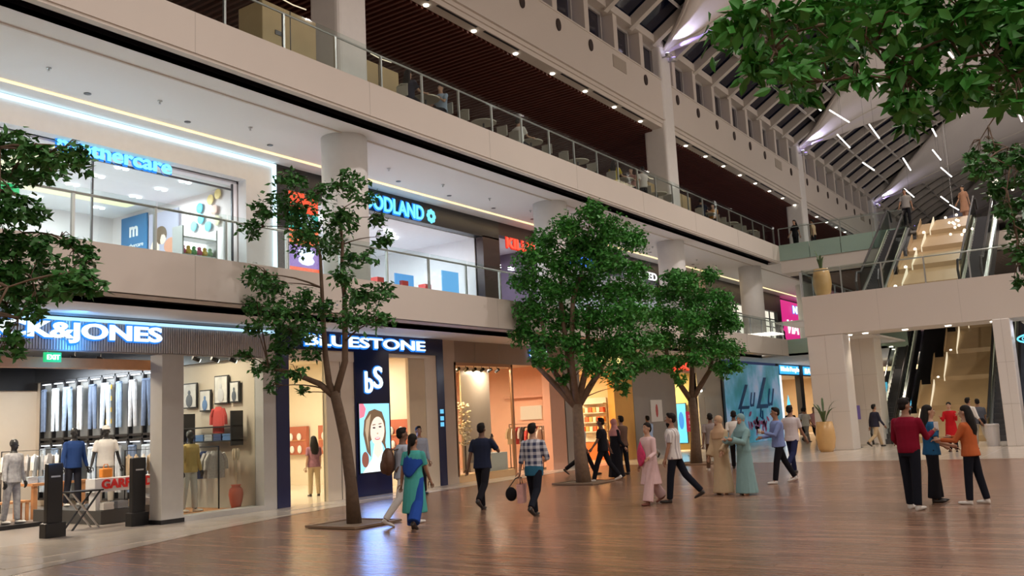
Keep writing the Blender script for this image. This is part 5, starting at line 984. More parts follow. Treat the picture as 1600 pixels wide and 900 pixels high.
# ================================================================ PEOPLE
skin_m = [mat('skin_brown', (.30, .155, .095), .55, noise=.05), mat('skin_tan', (.45, .26, .17), .55, noise=.05), mat('skin_dark', (.15, .075, .045), .55, noise=.05)]
hair_m = mat('black_hair', (.012, .010, .009), .6, noise=.3, nscale=40, spec=.15)
def cloth(name, c, noise=.06): return mat('cloth_'+name, c, .9, noise=noise, nscale=15, spec=.12)
def stripes(name, a, b_, sc, axis):
    if name in MC: return MC[name]
    m = mat(name, a, .85); nt = m.node_tree; bs_ = nt.nodes['Principled BSDF']; tc = nt.nodes['Texture Coordinate']
    def band(ax, s_):
        sx = nt.nodes.new('ShaderNodeSeparateXYZ'); nt.links.new(tc.outputs['Object'], sx.inputs[0])
        mu = nt.nodes.new('ShaderNodeMath'); mu.operation = 'MULTIPLY'; mu.inputs[1].default_value = s_; nt.links.new(sx.outputs[ax], mu.inputs[0])
        fr_ = nt.nodes.new('ShaderNodeMath'); fr_.operation = 'FRACT'; nt.links.new(mu.outputs[0], fr_.inputs[0])
        gt = nt.nodes.new('ShaderNodeMath'); gt.operation = 'GREATER_THAN'; gt.inputs[1].default_value = .62 if len(axis) == 1 else .5; nt.links.new(fr_.outputs[0], gt.inputs[0]); return gt.outputs[0]
    fac = band(axis[0], sc)
    if len(axis) > 1:
        f2 = band(axis[1], sc); ad = nt.nodes.new('ShaderNodeMath'); ad.operation = 'ADD'; nt.links.new(fac, ad.inputs[0]); nt.links.new(f2, ad.inputs[1])
        dv = nt.nodes.new('ShaderNodeMath'); dv.operation = 'MULTIPLY'; dv.inputs[1].default_value = .5; nt.links.new(ad.outputs[0], dv.inputs[0]); fac = dv.outputs[0]
    mx = nt.nodes.new('ShaderNodeMix'); mx.data_type = 'RGBA'; mx.inputs[6].default_value = (*a, 1); mx.inputs[7].default_value = (*b_, 1)
    nt.links.new(fac, mx.inputs[0]); nt.links.new(mx.outputs[2], bs_.inputs['Base Color']); return m
def remeshed(b, name, m, parent, vox, smooth=2):
    me = b.mesh(name); o = bpy.data.objects.new(name, me); COL.objects.link(o)
    r_ = o.modifiers.new('r', 'REMESH'); r_.mode = 'VOXEL'; r_.voxel_size = vox
    if smooth: s_ = o.modifiers.new('s', 'SMOOTH'); s_.iterations = smooth; s_.factor = .6
    dg = bpy.context.evaluated_depsgraph_get(); nm = bpy.data.meshes.new_from_object(o.evaluated_get(dg)); bpy.data.objects.remove(o); bpy.data.meshes.remove(me)
    nm.name = name; nm.materials.clear(); nm.materials.append(m); nm.polygons.foreach_set('use_smooth', [True]*len(nm.polygons))
    return link(name, nm, parent)
def dirv(fwd, side, s_=1):
    """unit vector for a limb hanging down, swung fwd degrees forward and side degrees outward"""
    a, b_ = R(fwd), R(side); return V(s_*sin(b_), sin(a)*cos(b_), -cos(a)*cos(b_))
def person(label, loc, face, H_=1.72, skin=0, hair='short', top=None, bottom=None, shoes=None, legs=((20, 8), (-18, 30)), arms=((-15, 8, 15), (15, 8, 20)), head_turn=0, lean=2,
           topkind='shirt', botkind='trousers', hem=None, sleeve='short', scarf=None, hijab=None, beard=False, female=False, vox=None, body_mat=None, name='person', cat='person', group=None, tk='short', headwear=None, long_back=False, elevation=0, waistcloth=None, bag=None):
    """figure facing local +Y, turned to heading `face` degrees (0 = +Y, 90 = -X). legs: (thigh forward, knee bend) L,R. arms: (forward, outward, elbow)"""
    k = H_/1.72; vx = (vox or .016)*1
    sm = body_mat or skin_m[skin]; sh = .165*k if female else .185*k; hp_ = .085*k
    # legs first in hip space
    TH, SN = .43*k, .42*k; J = {}; low = 0
    for i, s_ in ((0, -1), (1, 1)):
        f_, kb = legs[i]; hip = V(s_*hp_, 0, 0); kn = hip+dirv(f_, 2, s_)*TH; an = kn+dirv(f_-kb, 1, s_)*SN
        toe_dir = V(s_*.12, cos(R(max(0, kb-f_-8)*.9)), -sin(R(max(0, kb-f_-8)*.9))).normalized()
        J[i] = (hip, kn, an, toe_dir); low = min(low, an.z-.075*k, (an+toe_dir*.17*k).z-.035*k)
    hz = -low
    t = thing(name, label, cat, (loc[0], loc[1], loc[2] if len(loc) > 2 else 0), R(face), group)
    up = V(0, sin(R(lean)), cos(R(lean)))
    hc = V(0, 0, hz); sp_ = lambda u, y=0, x=0: hc+up*u*k+V(x, y, 0)
    # torso section list (height above hip, rx, ry)
    fem = female
    T_ = [(-.06, .145, .105), (.02, .160, .118), (.12, .152 if not fem else .138, .112), (.24, .158 if not fem else .138, .115), (.36, .180 if not fem else .155, .128), (.435, .176 if not fem else .152, .112), (.475, .140 if not fem else .122, .09), (.505, .095, .075), (.53, .066, .062)]
    def torso(b, grow=0, lo=0, hi=None):
        L_ = T_[lo:hi]; b.tube([sp_(u) for u, _, _ in L_], [((rx*k+grow), (ry*k+grow)) for _, rx, ry in L_], 14); return b
    body = B(); torso(body)
    head = sp_(.678); nk = sp_(.50); body.tube([nk, sp_(.62)], [.062*k, .056*k], 10)
    HR = Matrix.Rotation(R(head_turn), 3, 'Z')
    hd_ = lambda v: head+HR @ (v*k*1.06)
    Mh = Matrix.Diagonal((1, 1, 1))
    body.ell(hd_(V(0, -.008, .02)), (.074*k, .092*k, .098*k), 14, 10, HR)
    body.ell(hd_(V(0, .022, -.055)), (.055*k, .062*k, .062*k), 12, 8, HR)
    body.tube([hd_(V(0, .085, .0)), hd_(V(0, .108, -.03))], [.010*k, .015*k], 6, round_cap=True)
    for s_ in (-1, 1): body.ell(hd_(V(s_*.077, -.005, -.015)), (.012*k, .02*k, .032*k), 6, 6, HR)
    hands = B(); A = {}
    for i, s_ in ((0, -1), (1, 1)):
        f_, o_, eb = arms[i][:3]; tw = arms[i][3] if len(arms[i]) > 3 else 0
        S = sp_(.432, 0, s_*sh); E = S+dirv(f_, o_, s_)*.285*k
        fd = dirv(f_+eb, o_-tw, s_); Wr = E+fd*.25*k
        A[i] = (S, E, Wr, fd)
        body.tube([S, S.lerp(E, .5), E, E.lerp(Wr, .35), Wr], [.048*k, .043*k, .036*k, .036*k, .026*k], 10, round_cap=True)
        # hand: palm and five fingers
        side_ = V(1, 0, 0) if abs(fd.x) < .8 else V(0, 1, 0); pn = fd.cross(side_).normalized(); wd = pn.cross(fd).normalized()
        pc = Wr+fd*.05*k
        hands.tube([Wr-fd*.02*k, Wr+fd*.02*k, Wr+fd*.085*k], [(.022*k, .026*k), (.018*k, .036*k), (.014*k, .038*k)], 8)
        for q, (u, L_) in enumerate(((-.03, .062), (-.01, .075), (.01, .072), (.03, .055))):
            a0 = Wr+fd*.083*k+wd*u*k; a1 = a0+(fd*.9+pn*.25)*L_*.5*k; a2 = a1+(fd*.6+pn*.7)*L_*.5*k
            hands.tube([a0, a1, a2], [.0095*k, .0085*k, .007*k], 5, round_cap=True)
        a0 = Wr+fd*.02*k-wd*.034*k; hands.tube([a0, a0+(fd*.6-wd*.5)*.035*k, a0+(fd*.95-wd*.45+pn*.2)*.07*k], [.012*k, .010*k, .008*k], 5, round_cap=True)
    for i in (0, 1):
        hip, kn, an, td = J[i]; hip, kn, an = hip+hc, kn+hc, an+hc
        body.tube([hip, hip.lerp(kn, .45), kn, kn.lerp(an, .35), an], [.082*k, .07*k, .052*k, .052*k, .036*k], 12, round_cap=True)
        body.tube([an, an+td*.05*k-V(0, 0, .045*k), an+td*.15*k-V(0, 0, .05*k)], [.038*k, .036*k, .028*k], 8, round_cap=True)
    bo = remeshed(body, 'body', sm, t, vx*.9, 2)
    bm2 = bmesh.new(); bm2.from_mesh(bo.data); hm_ = hands.mesh('h'); bm2.from_mesh(hm_); bm2.to_mesh(bo.data); bm2.free(); bo.data.polygons.foreach_set('use_smooth', [True]*len(bo.data.polygons))
    # face details
    if cat == 'person':
        fe = B(); fw_ = B()
        for s_ in (-1, 1):
            fw_.ell(hd_(V(s_*.030, .083, .012)), (.013*k, .007*k, .007*k), 8, 6, HR); fe.ell(hd_(V(s_*.030, .089, .012)), (.006*k, .004*k, .006*k), 6, 5, HR)
            fe.tube([hd_(V(s_*.016, .089, .036)), hd_(V(s_*.046, .080, .036))], .004*k, 5)
        fw_.make('eyes', mat('eye_white', (.6, .58, .55), .3), t); fe.make('brows_and_pupils', hair_m, t)
        B().tube([hd_(V(-.022, .080, -.062)), hd_(V(0, .088, -.060)), hd_(V(.022, .080, -.062))], .006*k, 6).make('mouth', mat('lip', (.30, .10, .08), .5), t)
    if hair == 'short':
        hb_ = B(); hb_.ell(hd_(V(0, -.022, .045)), (.083*k, .094*k, .085*k), 14, 10, HR); hb_.ell(hd_(V(0, -.045, .0)), (.078*k, .068*k, .075*k), 12, 8, HR); hb_.ell(hd_(V(0, .03, .10)), (.06*k, .045*k, .03*k), 10, 6, HR)
        remeshed(hb_, 'hair', hair_m, t, .012, 1)
    elif hair in ('long', 'bun', 'tail'):
        hb_ = B(); hb_.ell(hd_(V(0, -.022, .045)), (.086*k, .096*k, .086*k), 14, 10, HR); hb_.ell(hd_(V(0, -.05, -.01)), (.082*k, .066*k, .09*k), 12, 8, HR)
        if hair == 'long': hb_.tube([hd_(V(0, -.06, .0)), hd_(V(0, -.085, -.12)), hd_(V(.01, -.105, -.28)), hd_(V(0, -.10, -.44))], [(.10*k, .07*k), (.125*k, .075*k), (.125*k, .065*k), (.08*k, .035*k)], 10, round_cap=True)
        elif hair == 'tail': hb_.tube([hd_(V(0, -.09, .02)), hd_(V(0, -.12, -.12)), hd_(V(0, -.12, -.30)), hd_(V(0, -.11, -.42))], [.035*k, .03*k, .025*k, .012*k], 8, round_cap=True)
        else: hb_.ell(hd_(V(0, -.11, .02)), (.04*k, .035*k, .04*k), 8, 6)
        remeshed(hb_, 'hair', hair_m, t, .013, 1)
    if beard:
        remeshed(B().ell(hd_(V(0, .038, -.085)), (.055*k, .055*k, .05*k), 12, 8, HR).ell(hd_(V(0, .045, -.12)), (.035*k, .035*k, .04*k), 10, 6), 'beard', hair_m, t, .012, 1)
    if headwear == 'cap':
        cb_ = B(); cb_.ell(hd_(V(0, -.01, .065)), (.088*k, .10*k, .07*k), 14, 8, HR); cb_.add([hd_(V(x, y, z)) for x, y, z in ((-.07, .05, .06), (.07, .05, .06), (.05, .16, .045), (-.05, .16, .045), (-.07, .05, .075), (.07, .05, .075), (.05, .16, .055), (-.05, .16, .055))], [(0, 1, 2, 3), (7, 6, 5, 4), (0, 4, 5, 1), (1, 5, 6, 2), (2, 6, 7, 3), (3, 7, 4, 0)])
        cb_.make('cap', cloth('white', (.72, .70, .66)), t)
    # upper garment
    if top:
        g = B(); gr_ = .022*k
        hem_u = {'shirt': -.09, 'tucked': -.02, 'tunic': -.48, 'gown': None}[topkind]
        torso(g, gr_, 0, 8)
        if topkind in ('shirt', 'tunic'): 
            pts = [sp_(.02), sp_(-.06), sp_(hem_u if topkind == 'shirt' else -.28)]; rr = [(.182*k, .145*k), (.19*k, .155*k), (.192*k, .16*k)]
            if topkind == 'tunic': pts.append(sp_(hem if hem else hem_u, .01)); rr = [(.175*k, .135*k), (.185*k, .15*k), (.205*k, .185*k), (.235*k, .23*k)]
            g.tube(pts, rr, 16)
        if topkind == 'gown':
            z0 = hz*k*0+.02; b0 = hc.z
            g.tube([sp_(.05), V(0, 0, b0-.25*k), V(0, 0, b0-.55*k), V(0, .01, .035)], [(.165*k, .13*k), (.185*k, .165*k), (.205*k, .20*k), (.235*k, .24*k)], 18)
            for q in range(8):
                a = q*pi/4+.3; g.tube([V(.15*k*cos(a), .13*k*sin(a), b0-.1*k), V(.225*k*cos(a), .23*k*sin(a), .04)], [.02*k, .028*k], 5)
        for i, s_ in ((0, -1), (1, 1)):
            S, E, Wr, fd = A[i]
            if sleeve == 'short': e_ = S.lerp(E, .72); g.tube([S, S.lerp(E, .4), e_], [.062*k, .062*k, .062*k], 10, round_cap=False); g.ell(S, (.062*k,)*3, 8, 6)
            elif sleeve == 'long': g.ell(S, (.064*k,)*3, 8, 6); g.tube([S, E, E.lerp(Wr, .5), Wr-fd*.01], [.062*k, .05*k, .045*k, .036*k], 10); g.ell(E, (.05*k,)*3, 8, 6)
            elif sleeve == 'rolled': g.ell(S, (.064*k,)*3, 8, 6); g.tube([S, E, E.lerp(Wr, .35)], [.062*k, .052*k, .048*k], 10); g.ell(E, (.052*k,)*3, 8, 6)
            elif sleeve == 'wide': g.ell(S, (.07*k,)*3, 8, 6); g.tube([S, E, Wr], [.068*k, .075*k, .085*k], 10); g.ell(E, (.07*k,)*3, 8, 6)
        remeshed(g, 'gown' if topkind == 'gown' else topkind if topkind == 'tunic' else 'shirt', top, t, vx*.85, 2)
        B().tube([sp_(.505), sp_(.535)], [(.078*k, .07*k), (.062*k, .058*k)], 12, cap=False).make('collar', top, t)
    if bottom and topkind != 'gown':
        g = B(); g.tube([sp_(.03), sp_(-.05), sp_(-.11)], [(.160*k, .118*k), (.166*k, .122*k), (.15*k, .11*k)], 14)
        for i in (0, 1):
            hip, kn, an, td = J[i]; hip, kn, an = hip+hc, kn+hc, an+hc; w_ = {'trousers': (.094, .073, .060), 'slim': (.090, .064, .048), 'wide': (.100, .10, .115)}[botkind]
            e = an-(an-kn).normalized()*(.0)
            g.tube([hip, kn, e], [w_[0]*k, w_[1]*k, w_[2]*k], 12); g.ell(hip, (w_[0]*k,)*3, 10, 8); g.ell(kn, (w_[1]*k,)*3, 8, 6)
        remeshed(g, 'trousers', bottom, t, vx*.85, 2)
    if shoes:
        for i in (0, 1):
            hip, kn, an, td = J[i]; an = an+hc; side_ = V(0, 0, 1).cross(td).normalized(); u2 = td.cross(side_).normalized()
            b = B(); p0 = an-u2*.045*k-td*.045*k
            b.tube([p0, p0+td*.06*k, p0+td*.14*k, p0+td*.21*k, p0+td*.245*k], [(.034*k, .038*k), (.042*k, .040*k), (.045*k, .032*k), (.040*k, .026*k), (.022*k, .016*k)], 10)
            b.tube([an, an-u2*.04*k], [.044*k, .046*k], 10)
            remeshed(b, 'shoe', shoes, t, .012, 1)
    if hijab:
        g = B(); g.ell(hd_(V(0, -.022, .035)), (.094*k, .102*k, .105*k), 14, 10, HR); g.ell(hd_(V(0, -.01, -.07)), (.085*k, .085*k, .08*k), 12, 8)
        g.tube([hd_(V(0, -.01, -.06)), sp_(.53), sp_(.44), sp_(.30)], [(.085*k, .085*k), (.12*k, .10*k), (.21*k, .15*k), (.20*k, .165*k)], 16)
        cut = g
        o = remeshed(g, 'headscarf', hijab, t, .014, 2)
        bm3 = bmesh.new(); bm3.from_mesh(o.data); fd_ = HR @ V(0, 1, 0); kill = [v for v in bm3.verts if (v.co-hd_(V(0, .10, -.02))).length < .068*k]
        bmesh.ops.delete(bm3, geom=kill, context='VERTS'); bm3.to_mesh(o.data); bm3.free()
    if scarf:   # dupatta draped over the shoulders
        m_, kind_ = scarf
        if kind_ == 'front': P_ = [[sp_(.50, -.06, .0), sp_(.49, .02, .15), sp_(.36, .15, .06), sp_(.22, .18, -.05), sp_(.1, .17, -.1)], [sp_(.53, -.07, -.02), sp_(.47, .06, .17), sp_(.28, .17, .14), sp_(.12, .19, .06), sp_(-.05, .18, .0)], [sp_(.40, -.14, 0), sp_(.40, .0, .22), sp_(.22, .12, .22), sp_(.02, .16, .18), sp_(-.15, .16, .12)]]
        else: P_ = [[sp_(.50, .02, -.15), sp_(.46, -.11, -.09), sp_(.34, -.15, -.03), sp_(.44, -.12, .06), sp_(.48, .0, .15)], [sp_(.45, .02, -.20), sp_(.36, -.14, -.11), sp_(.16, -.17, -.01), sp_(.34, -.15, .1), sp_(.42, .02, .2)], [sp_(.30, .02, -.22), sp_(.1, -.15, -.15), sp_(-.02, -.17, -.02), sp_(.2, -.15, .12), sp_(.28, .04, .2)]]
        o = B().grid(P_).make('scarf', m_, t, smooth=True); o.modifiers.new('s', 'SUBSURF').levels = 2; o.modifiers['s'].render_levels = 2; sd_ = o.modifiers.new('t', 'SOLIDIFY'); sd_.thickness = .02
    if waistcloth:
        g = B().tube([sp_(.10), sp_(-.02), sp_(-.16)], [(.165*k, .13*k), (.185*k, .145*k), (.18*k, .14*k)], 14); remeshed(g, 'tied_shirt', waistcloth, t, .015, 1)
    t['_k'] = 1; del t['_k']
    wm = Matrix.Translation(t.location) @ Matrix.Rotation(R(face), 4, 'Z')
    return {'t': t, 'hand': [wm @ (A[i][2]+A[i][3]*.09*k) for i in (0, 1)], 'back': wm @ sp_(.3, -.2), 'head': wm @ head, 'wm': wm, 'sp': lambda u, y=0, x=0: wm @ sp_(u, y, x)}
blk = cloth('black', (.012, .012, .016)); wht = cloth('white', (.72, .70, .66)); navyc = cloth('navy', (.018, .024, .05)); dark_shoe = mat('dark_shoe', (.03, .025, .022), .5); wshoe = mat('white_shoe', (.68, .66, .62), .5)
beigec = cloth('beige', (.50, .38, .24)); tealc = cloth('teal', (.07, .36, .34)); royal = cloth('royal_blue', (.02, .07, .33)); greyc = cloth('grey', (.25, .24, .24)); lblue = cloth('light_blue', (.32, .42, .62))
WALK = ((26, 10), (-16, 38)); STAND = ((3, 2), (-3, 2)); 
# heading: 0 away along the mall (+Y), 90 towards the shops (-X), 180 towards the viewer, -90 towards the right
person('woman in teal kurta and royal blue scarf, walking away', (-10.33, 12.12), 20, 1.62, 0, 'tail', tealc, royal, dark_shoe, ((15, 6), (-15, 26)), ((-8, 8, 10), (12, 8, 20)), topkind='tunic', hem=-.6, botkind='wide', female=True, scarf=(royal, 'back'), head_turn=-20)
m1 = person('man in pale blue shirt with brown backpack beside the woman in teal', (-11.05, 12.65), -35, 1.75, 2, 'short', cloth('pale_grey_blue', (.42, .48, .58)), wht, wshoe, ((20, 8), (-12, 26)), ((-10, 8, 20), (10, 10, 30)), sleeve='short')
bp1 = thing('backpack', 'brown backpack on the man walking beside the woman in teal', 'backpack', m1['sp'](.22, -.26), R(-35)); bo_ = B().ell((0, 0, 0), (.17, .12, .25), 14, 10).ell((0, -.08, -.08), (.13, .07, .14), 10, 8); remeshed(bo_, 'bag_body', mat('brown_leather', (.10, .045, .025), .5), bp1, .015, 1)
B().tube([(-.1, .08, .2), (-.12, .18, .22), (-.12, .24, .0), (-.1, .1, -.18)], .018, 6).tube([(.1, .08, .2), (.12, .18, .22), (.12, .24, .0), (.1, .1, -.18)], .018, 6).make('strap', MC['brown_leather'], bp1)
person('man in black waistcoat and white sleeves standing at the jeweller entrance', (-15.4, 18.3), -120, 1.72, 0, 'short', cloth('pale_waist', (.30, .33, .40)), blk, dark_shoe, STAND, ((5, 5, 10), (10, 8, 60)), sleeve='long')
m3 = person('man in navy T-shirt and black trousers walking away with phone at his ear', (-10.98, 15.0), 12, 1.74, 2, 'short', navyc, blk, dark_shoe, ((14, 6), (-24, 26)), ((-12, 12, 8), (38, 22, 128, 52)))
ph = thing('phone', 'dark phone held to the ear of the man in navy T-shirt', 'phone', m3['hand'][1], R(12)); bev(B().box(-.006, .006, -.035, .035, -.07, .07).make('phone_body', black_paint, ph), .004)
plaid = stripes('plaid_cloth', (.55, .57, .62), (.03, .04, .10), 9, (0, 2))
m4 = person('man in blue and white checked shirt walking away with two bags', (-9.21, 14.16), 8, 1.70, 1, 'short', plaid, cloth('black_jeans', (.012, .014, .022)), dark_shoe, ((16, 6), (-18, 30)), ((-4, 12, 6), (10, 14, 70, 45)), sleeve='rolled', topkind='tucked', waistcloth=cloth('denim_blue', (.03, .13, .22)))
h = m4['hand'][0]
tbag = thing('tote_bag', 'pink paper tote bag in the left hand of the man in checked shirt', 'bag', (h.x+.04, h.y, h.z-.46), R(20)); B().add([(-.05, -.14, 0), (.05, -.14, 0), (.05, .14, 0), (-.05, .14, 0), (-.06, -.16, .34), (.06, -.16, .34), (.06, .16, .34), (-.06, .16, .34)], [(0, 1, 2, 3), (0, 4, 5, 1), (1, 5, 6, 2), (2, 6, 7, 3), (3, 7, 4, 0)]).make('bag_body', mat('pale_pink_paper', (.62, .36, .34), .6, noise=.2, nscale=12), tbag); B().tube([(0, -.1, .34), (0, -.03, .46), (0, .03, .46), (0, .1, .34)], .008, 5).make('handle', black_paint, tbag)
bbag = thing('handbag', 'small black bag in the left hand of the man in checked shirt', 'bag', (h.x-.16, h.y-.05, h.z-.30), 0); remeshed(B().ell((0, 0, 0), (.12, .08, .13), 12, 8), 'bag_body', blk, bbag, .014, 1); B().tube([(-.06, 0, .1), (.1, .02, .28), (.16, .04, .3)], .010, 5).make('strap', black_paint, bbag)
person('person in pale grey shirt and black trousers mostly hidden by the middle tree trunk', (-14.1, 24.4), -70, 1.72, 0, 'short', cloth('pale_grey', (.5, .5, .48)), blk, dark_shoe, ((28, 6), (-22, 34)), ((-10, 8, 10), (10, 8, 20)))
person('man in black shirt striding left with arms swinging, right of the middle tree', (-12.11, 22.1), 115, 1.74, 2, 'short', blk, blk, wshoe, ((22, 6), (-20, 16)), ((26, 14, 12), (-26, 14, 10)), sleeve='short')
person('dark-haired man just behind the striding man in black', (-12.7, 24.4), 70, 1.72, 0, 'short', cloth('brown', (.12, .07, .05)), blk, dark_shoe, STAND, sleeve='long')
person('woman in pink headscarf and long black skirt walking away', (-12.32, 23.2), -30, 1.64, 1, None, blk, None, dark_shoe, STAND, ((5, 6, 20), (8, 6, 30)), topkind='gown', sleeve='long', female=True, hijab=cloth('dusty_pink', (.52, .24, .22)))
person('man in light blue shirt in front of the grey wall', (-16.0, 33.0), 60, 1.72, 0, 'short', lblue, greyc, dark_shoe, WALK, sleeve='long')
pinkl = cloth('pale_pink', (.66, .47, .47)); 
person('woman in pale pink tunic with bright pink scarf walking towards the viewer', (-8.01, 16.48), 158, 1.60, 1, 'bun', pinkl, pinkl, mat('brown_shoe', (.18, .06, .04), .5), ((18, 6), (-14, 26)), ((10, 14, 60), (-4, 10, 20)), topkind='tunic', botkind='wide', female=True, sleeve='long', scarf=(mat('bright_pink_scarf', (.62, .04, .14), .8, noise=.5, nscale=14), 'front'), head_turn=8)
wstripe = stripes('white_striped_cloth', (.72, .70, .68), (.40, .37, .38), 16, (0,))
person('bearded man in striped white T-shirt beside the woman in pink', (-7.65, 16.85), 100, 1.74, 0, 'short', wstripe, cloth('black_jeans', (.012, .014, .022)), dark_shoe, ((10, 4), (-24, 18)), ((6, 8, 10), (-4, 10, 10)), beard=True, head_turn=15, sleeve='short')
person('man in grey T-shirt walking away behind the woman in tan', (-10.4, 25.6), 30, 1.72, 2, 'short', cloth('mid_grey', (.27, .23, .22)), cloth('brown_trouser', (.14, .09, .06)), wshoe, WALK, sleeve='short')
person('man in white shirt whose head shows behind the two robed women', (-9.9, 26.2), 20, 1.76, 2, 'short', wht, blk, dark_shoe, WALK)
person('woman in long tan robe and tan headscarf', (-7.35, 18.55), 165, 1.62, 1, None, beigec, None, None, STAND, ((15, 8, 40), (5, 6, 20)), topkind='gown', sleeve='wide', female=True, hijab=cloth('tan_scarf', (.48, .32, .20)), head_turn=-10)
agowns = cloth('sea_green', (.22, .37, .38))
person('woman in long sea-green robe and headscarf, arms folded', (-6.82, 18.47), 150, 1.64, 1, None, agowns, None, None, STAND, ((32, 8, 75, 30), (32, 8, 75, 30)), topkind='gown', sleeve='wide', female=True, hijab=cloth('sea_green_scarf', (.20, .33, .35)), head_turn=20)
m5 = person('man in blue shirt and black trousers holding a white cup', (-7.0, 21.26), 130, 1.76, 0, 'short', cloth('mid_blue', (.20, .27, .52)), blk, wshoe, ((16, 6), (-20, 10)), ((30, 6, 75, 15), (14, 8, 70, 20)), sleeve='long')
cp = thing('paper_cup', 'white paper cup in the hand of the man in blue shirt', 'cup', m5['hand'][0]); B().lathe([(.03, -.05), (.04, .06), (.042, .065), (.0, .07)], n=14).make('cup_body', wht, cp)
person('man in white shirt walking away behind the man in blue shirt', (-7.6, 24.2), -10, 1.80, 0, 'short', cloth('offwhite', (.6, .55, .56)), cloth('dark_blue_jeans', (.02, .025, .07)), dark_shoe, ((16, 4), (-26, 30)))
for lb, x, y, f_, tc_, bc_ in (('person in black at the left of the distant group', -13.49, 43.0, 10, blk, greyc), ('tall person in white top in the distant group', -13.9, 46.4, 0, wht, blk), ('person in pale top in the middle of the distant group', -13.21, 44.4, -20, cloth('pale_grey', (.5, .5, .48)), greyc), ('person in pink top at the right of the distant group', -13.2, 45.9, 180, cloth('soft_pink', (.6, .3, .3)), blk)):
    person(lb, (x, y), f_, 1.70, 0, 'short', tc_, bc_, dark_shoe, WALK, vox=.022)
person('person in red and gold seen in the gap between two bridge pillars', (-9.95, 39.5), 180, 1.62, 0, 'long', cloth('red_gold', (.45, .12, .04), .4), blk, dark_shoe, STAND, vox=.022, female=True)
person('man in dark jacket and beige trousers beside the purple notice', (-8.62, 38.1), -40, 1.72, 0, 'short', cloth('dark_jacket', (.03, .03, .05)), beigec, dark_shoe, WALK, sleeve='long', vox=.02)
redc = cloth('crimson', (.20, .008, .026))
m6 = person('man in crimson shirt and black trousers, back to the viewer, holding a phone', (-3.16, 16.1), -15, 1.79, 0, 'short', redc, cloth('black_jeans', (.012, .014, .022)), wshoe, ((6, 2), (-7, 2)), ((10, 14, 60), (24, 12, 85, 12)), topkind='tucked', sleeve='long', beard=True, head_turn=-35)
ph2 = thing('phone', 'white phone in the hand of the man in crimson shirt', 'phone', m6['hand'][1]+V(.02, 0, .05), R(20)); bev(B().box(-.035, .035, -.006, .006, -.07, .07).make('phone_body', mat('white_plastic', (.7, .7, .7), .4), ph2), .004)
person('woman in peacock blue top and wide black trousers with long black hair', (-3.02, 17.25), -70, 1.65, 1, 'long', cloth('peacock', (.02, .10, .22)), blk, dark_shoe, STAND, ((8, 10, 55), (10, 10, 60)), botkind='wide', female=True, sleeve='short')
person('woman in orange top and black jeans gesturing, with long black hair', (-2.38, 17.0), 78, 1.62, 1, 'long', cloth('orange', (.50, .13, .045)), cloth('black_jeans', (.012, .014, .022)), wshoe, ((6, 3), (-8, 4)), ((30, 12, 65), (36, 14, 60)), female=True, sleeve='long')
person('woman in red kurta by the foot of the escalators', (-5.15, 33.3), 180, 1.62, 1, 'bun', cloth('bright_red', (.48, .015, .02)), blk, dark_shoe, STAND, ((30, 10, 100), (26, 10, 95)), topkind='tunic', female=True, sleeve='long', vox=.02)
person('man in white shirt and dark trousers by the foot of the escalators', (-4.75, 34.6), -30, 1.74, 0, 'short', wht, cloth('dark_trouser', (.03, .03, .04)), dark_shoe, STAND, sleeve='rolled', vox=.02)
m7 = person('man in grey shirt and pale trousers near the narrow pillar', (-4.75, 36.9), 20, 1.74, 0, 'short', cloth('slate', (.10, .11, .14)), cloth('cream_trouser', (.55, .50, .42)), wshoe, WALK, vox=.02)
hb7 = thing('sling_bag', 'black sling bag on the man in grey shirt near the narrow pillar', 'bag', m7['sp'](-.02, -.18, .05)); remeshed(B().ell((0, 0, 0), (.12, .07, .14), 10, 8), 'bag_body', blk, hb7, .016, 1)
person('shop assistant in floral top and dark skirt inside the jeweller', (-18.5, 17.6), 60, 1.6, 1, 'long', cloth('floral', (.25, .12, .16), .5), beigec, dark_shoe, STAND, female=True, vox=.02)
# first gallery walkers
for lb, x, y, f_ in (('person in black on the first gallery before the pink shop, left one', -16.6, 53.0, 90), ('person in black on the first gallery before the pink shop, right one', -16.0, 55.6, 0)):
    person(lb, (x, y, 4.8), f_, 1.72, 0, 'short', blk, blk, dark_shoe, WALK, vox=.025)
# top of the escalators
person('person in grey top and black trousers at the top of the left upper escalator', (-7.6, 44.0, 9.6), 180, 1.72, 0, 'short', greyc, blk, dark_shoe, STAND, vox=.025)
person('woman in tan dress at the top of the right upper escalator', (-5.4, 45.6, 9.72), 150, 1.65, 1, 'bun', cloth('tan_dress', (.45, .25, .17)), cloth('tan_dress', (.45, .25, .17)), dark_shoe, STAND, topkind='tunic', female=True, vox=.025)
person('person in black with long hair leaning by the column above the green glass band', (-13.3, 46.0, 9.5), 160, 1.65, 1, 'long', blk, blk, dark_shoe, STAND, female=True, vox=.025)
person('person in tan top above the green glass band, right of the one in black', (-12.5, 46.4, 9.5), 90, 1.6, 1, 'short', beigec, blk, dark_shoe, STAND, vox=.025)
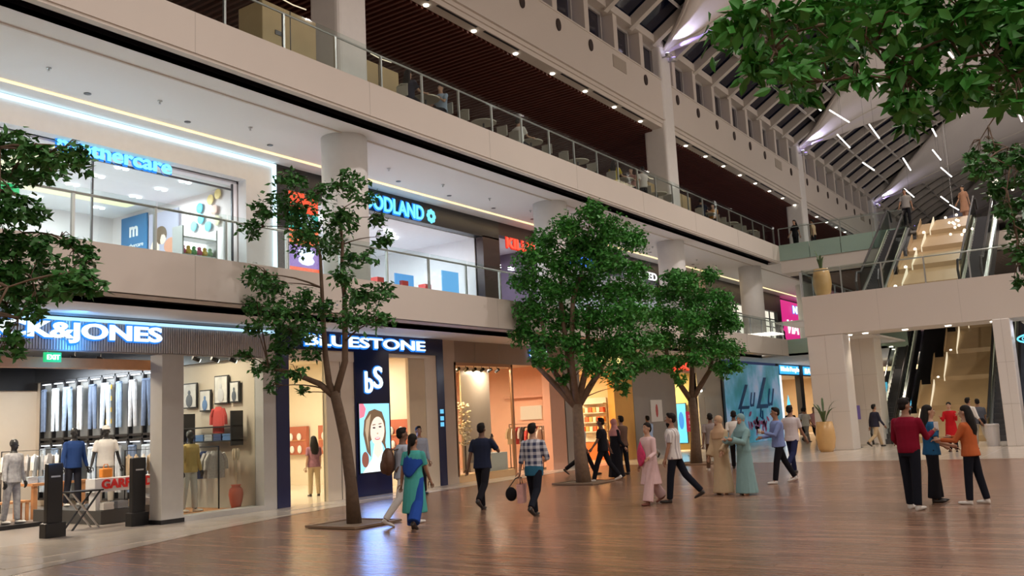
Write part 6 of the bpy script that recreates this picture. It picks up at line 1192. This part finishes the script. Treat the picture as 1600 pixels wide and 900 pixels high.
# diners on the second gallery
SIT = ((84, 88), (80, 84))
for lb, y, tc_, hr, fc in (('seated diner in dark top with pale scarf behind the top railing, nearest one', 17.32, cloth('dark_jacket', (.03, .03, .05)), 'long', 0), ('seated diner in pale blue top facing the nearest diner', 18.68, cloth('sky', (.35, .45, .6)), 'short', 180), ('seated diner in white shirt behind the top railing, third from the left', 22.42, wht, 'short', 0),
                       ('seated person in yellow top behind the top railing', 28.62, cloth('yellow', (.55, .42, .03)), 'long', 0), ('seated person in pink and brown behind the top railing', 29.98, cloth('rose_brown', (.4, .2, .17)), 'short', 180), ('seated diner in orange top behind the top railing beyond the kiosk', 37.98, cloth('amber_top', (.6, .28, .05)), 'short', 180), ('seated diner in dark blue top behind the top railing beyond the kiosk', 36.62, navyc, 'short', 0)):
    person(lb, (-14.5, y, 9.52), fc, 1.66, 1, hr, tc_, blk, dark_shoe, SIT, ((35, 10, 60), (30, 10, 60)), topkind='tucked', vox=.025)
person('person in pale shirt standing behind the top railing left of the kiosk', (-14.6, 31.2, 9.5), 60, 1.66, 1, 'short', wht, blk, dark_shoe, STAND, vox=.025)
# mannequins
mn_black = mat('mannequin_black', (.015, .015, .016), .4)
def mannequin(label, loc, face, top, bottom, **kw):
    return person(label, loc, face, 1.80, 0, None, top, bottom, wshoe, ((4, 2), (-5, 3)), ((-5, 14, 12), (4, 14, 14)), body_mat=kw.pop('bm', mn_black), name='mannequin', cat='mannequin', **kw)
mannequin('black mannequin in white cap, white T-shirt and cream trousers by the jeans wall', (-19.95, 12.45, .30), -110, wht, cloth('cream_trouser', (.55, .50, .42)), headwear='cap')
mannequin('black mannequin in yellow shirt and grey trousers in the show window', (-17.62, 13.02, .1), -80, cloth('mustard', (.48, .35, .13)), cloth('pale_grey', (.5, .5, .48)), sleeve='long')
mannequin('mannequin in silvery top and grey trousers at the left edge of the shop', (-20.2, 10.45, .1), -70, cloth('silver', (.35, .35, .36), .5), cloth('silver', (.35, .35, .36), .5), sleeve='long')
B().box(-20.6, -19.8, 10.0, 10.9, 0.013, .1).make('mannequin_plinth', black_paint, None, label='low black plinth under the silvery mannequin', cat='plinth')
mannequin('pale mannequin in white blouse and dark trousers in the womenswear window', (-17.25, 21.95, .22), -60, wht, cloth('dark_trouser', (.03, .03, .04)), bm=mat('mannequin_cream', (.7, .6, .5), .5), sleeve='long')
mannequin('black mannequin in blue varsity jacket behind the low platform', (-20.6, 12.05, .30), -90, cloth('varsity', (.03, .07, .22)), cloth('dark_trouser', (.03, .03, .04)), sleeve='long')
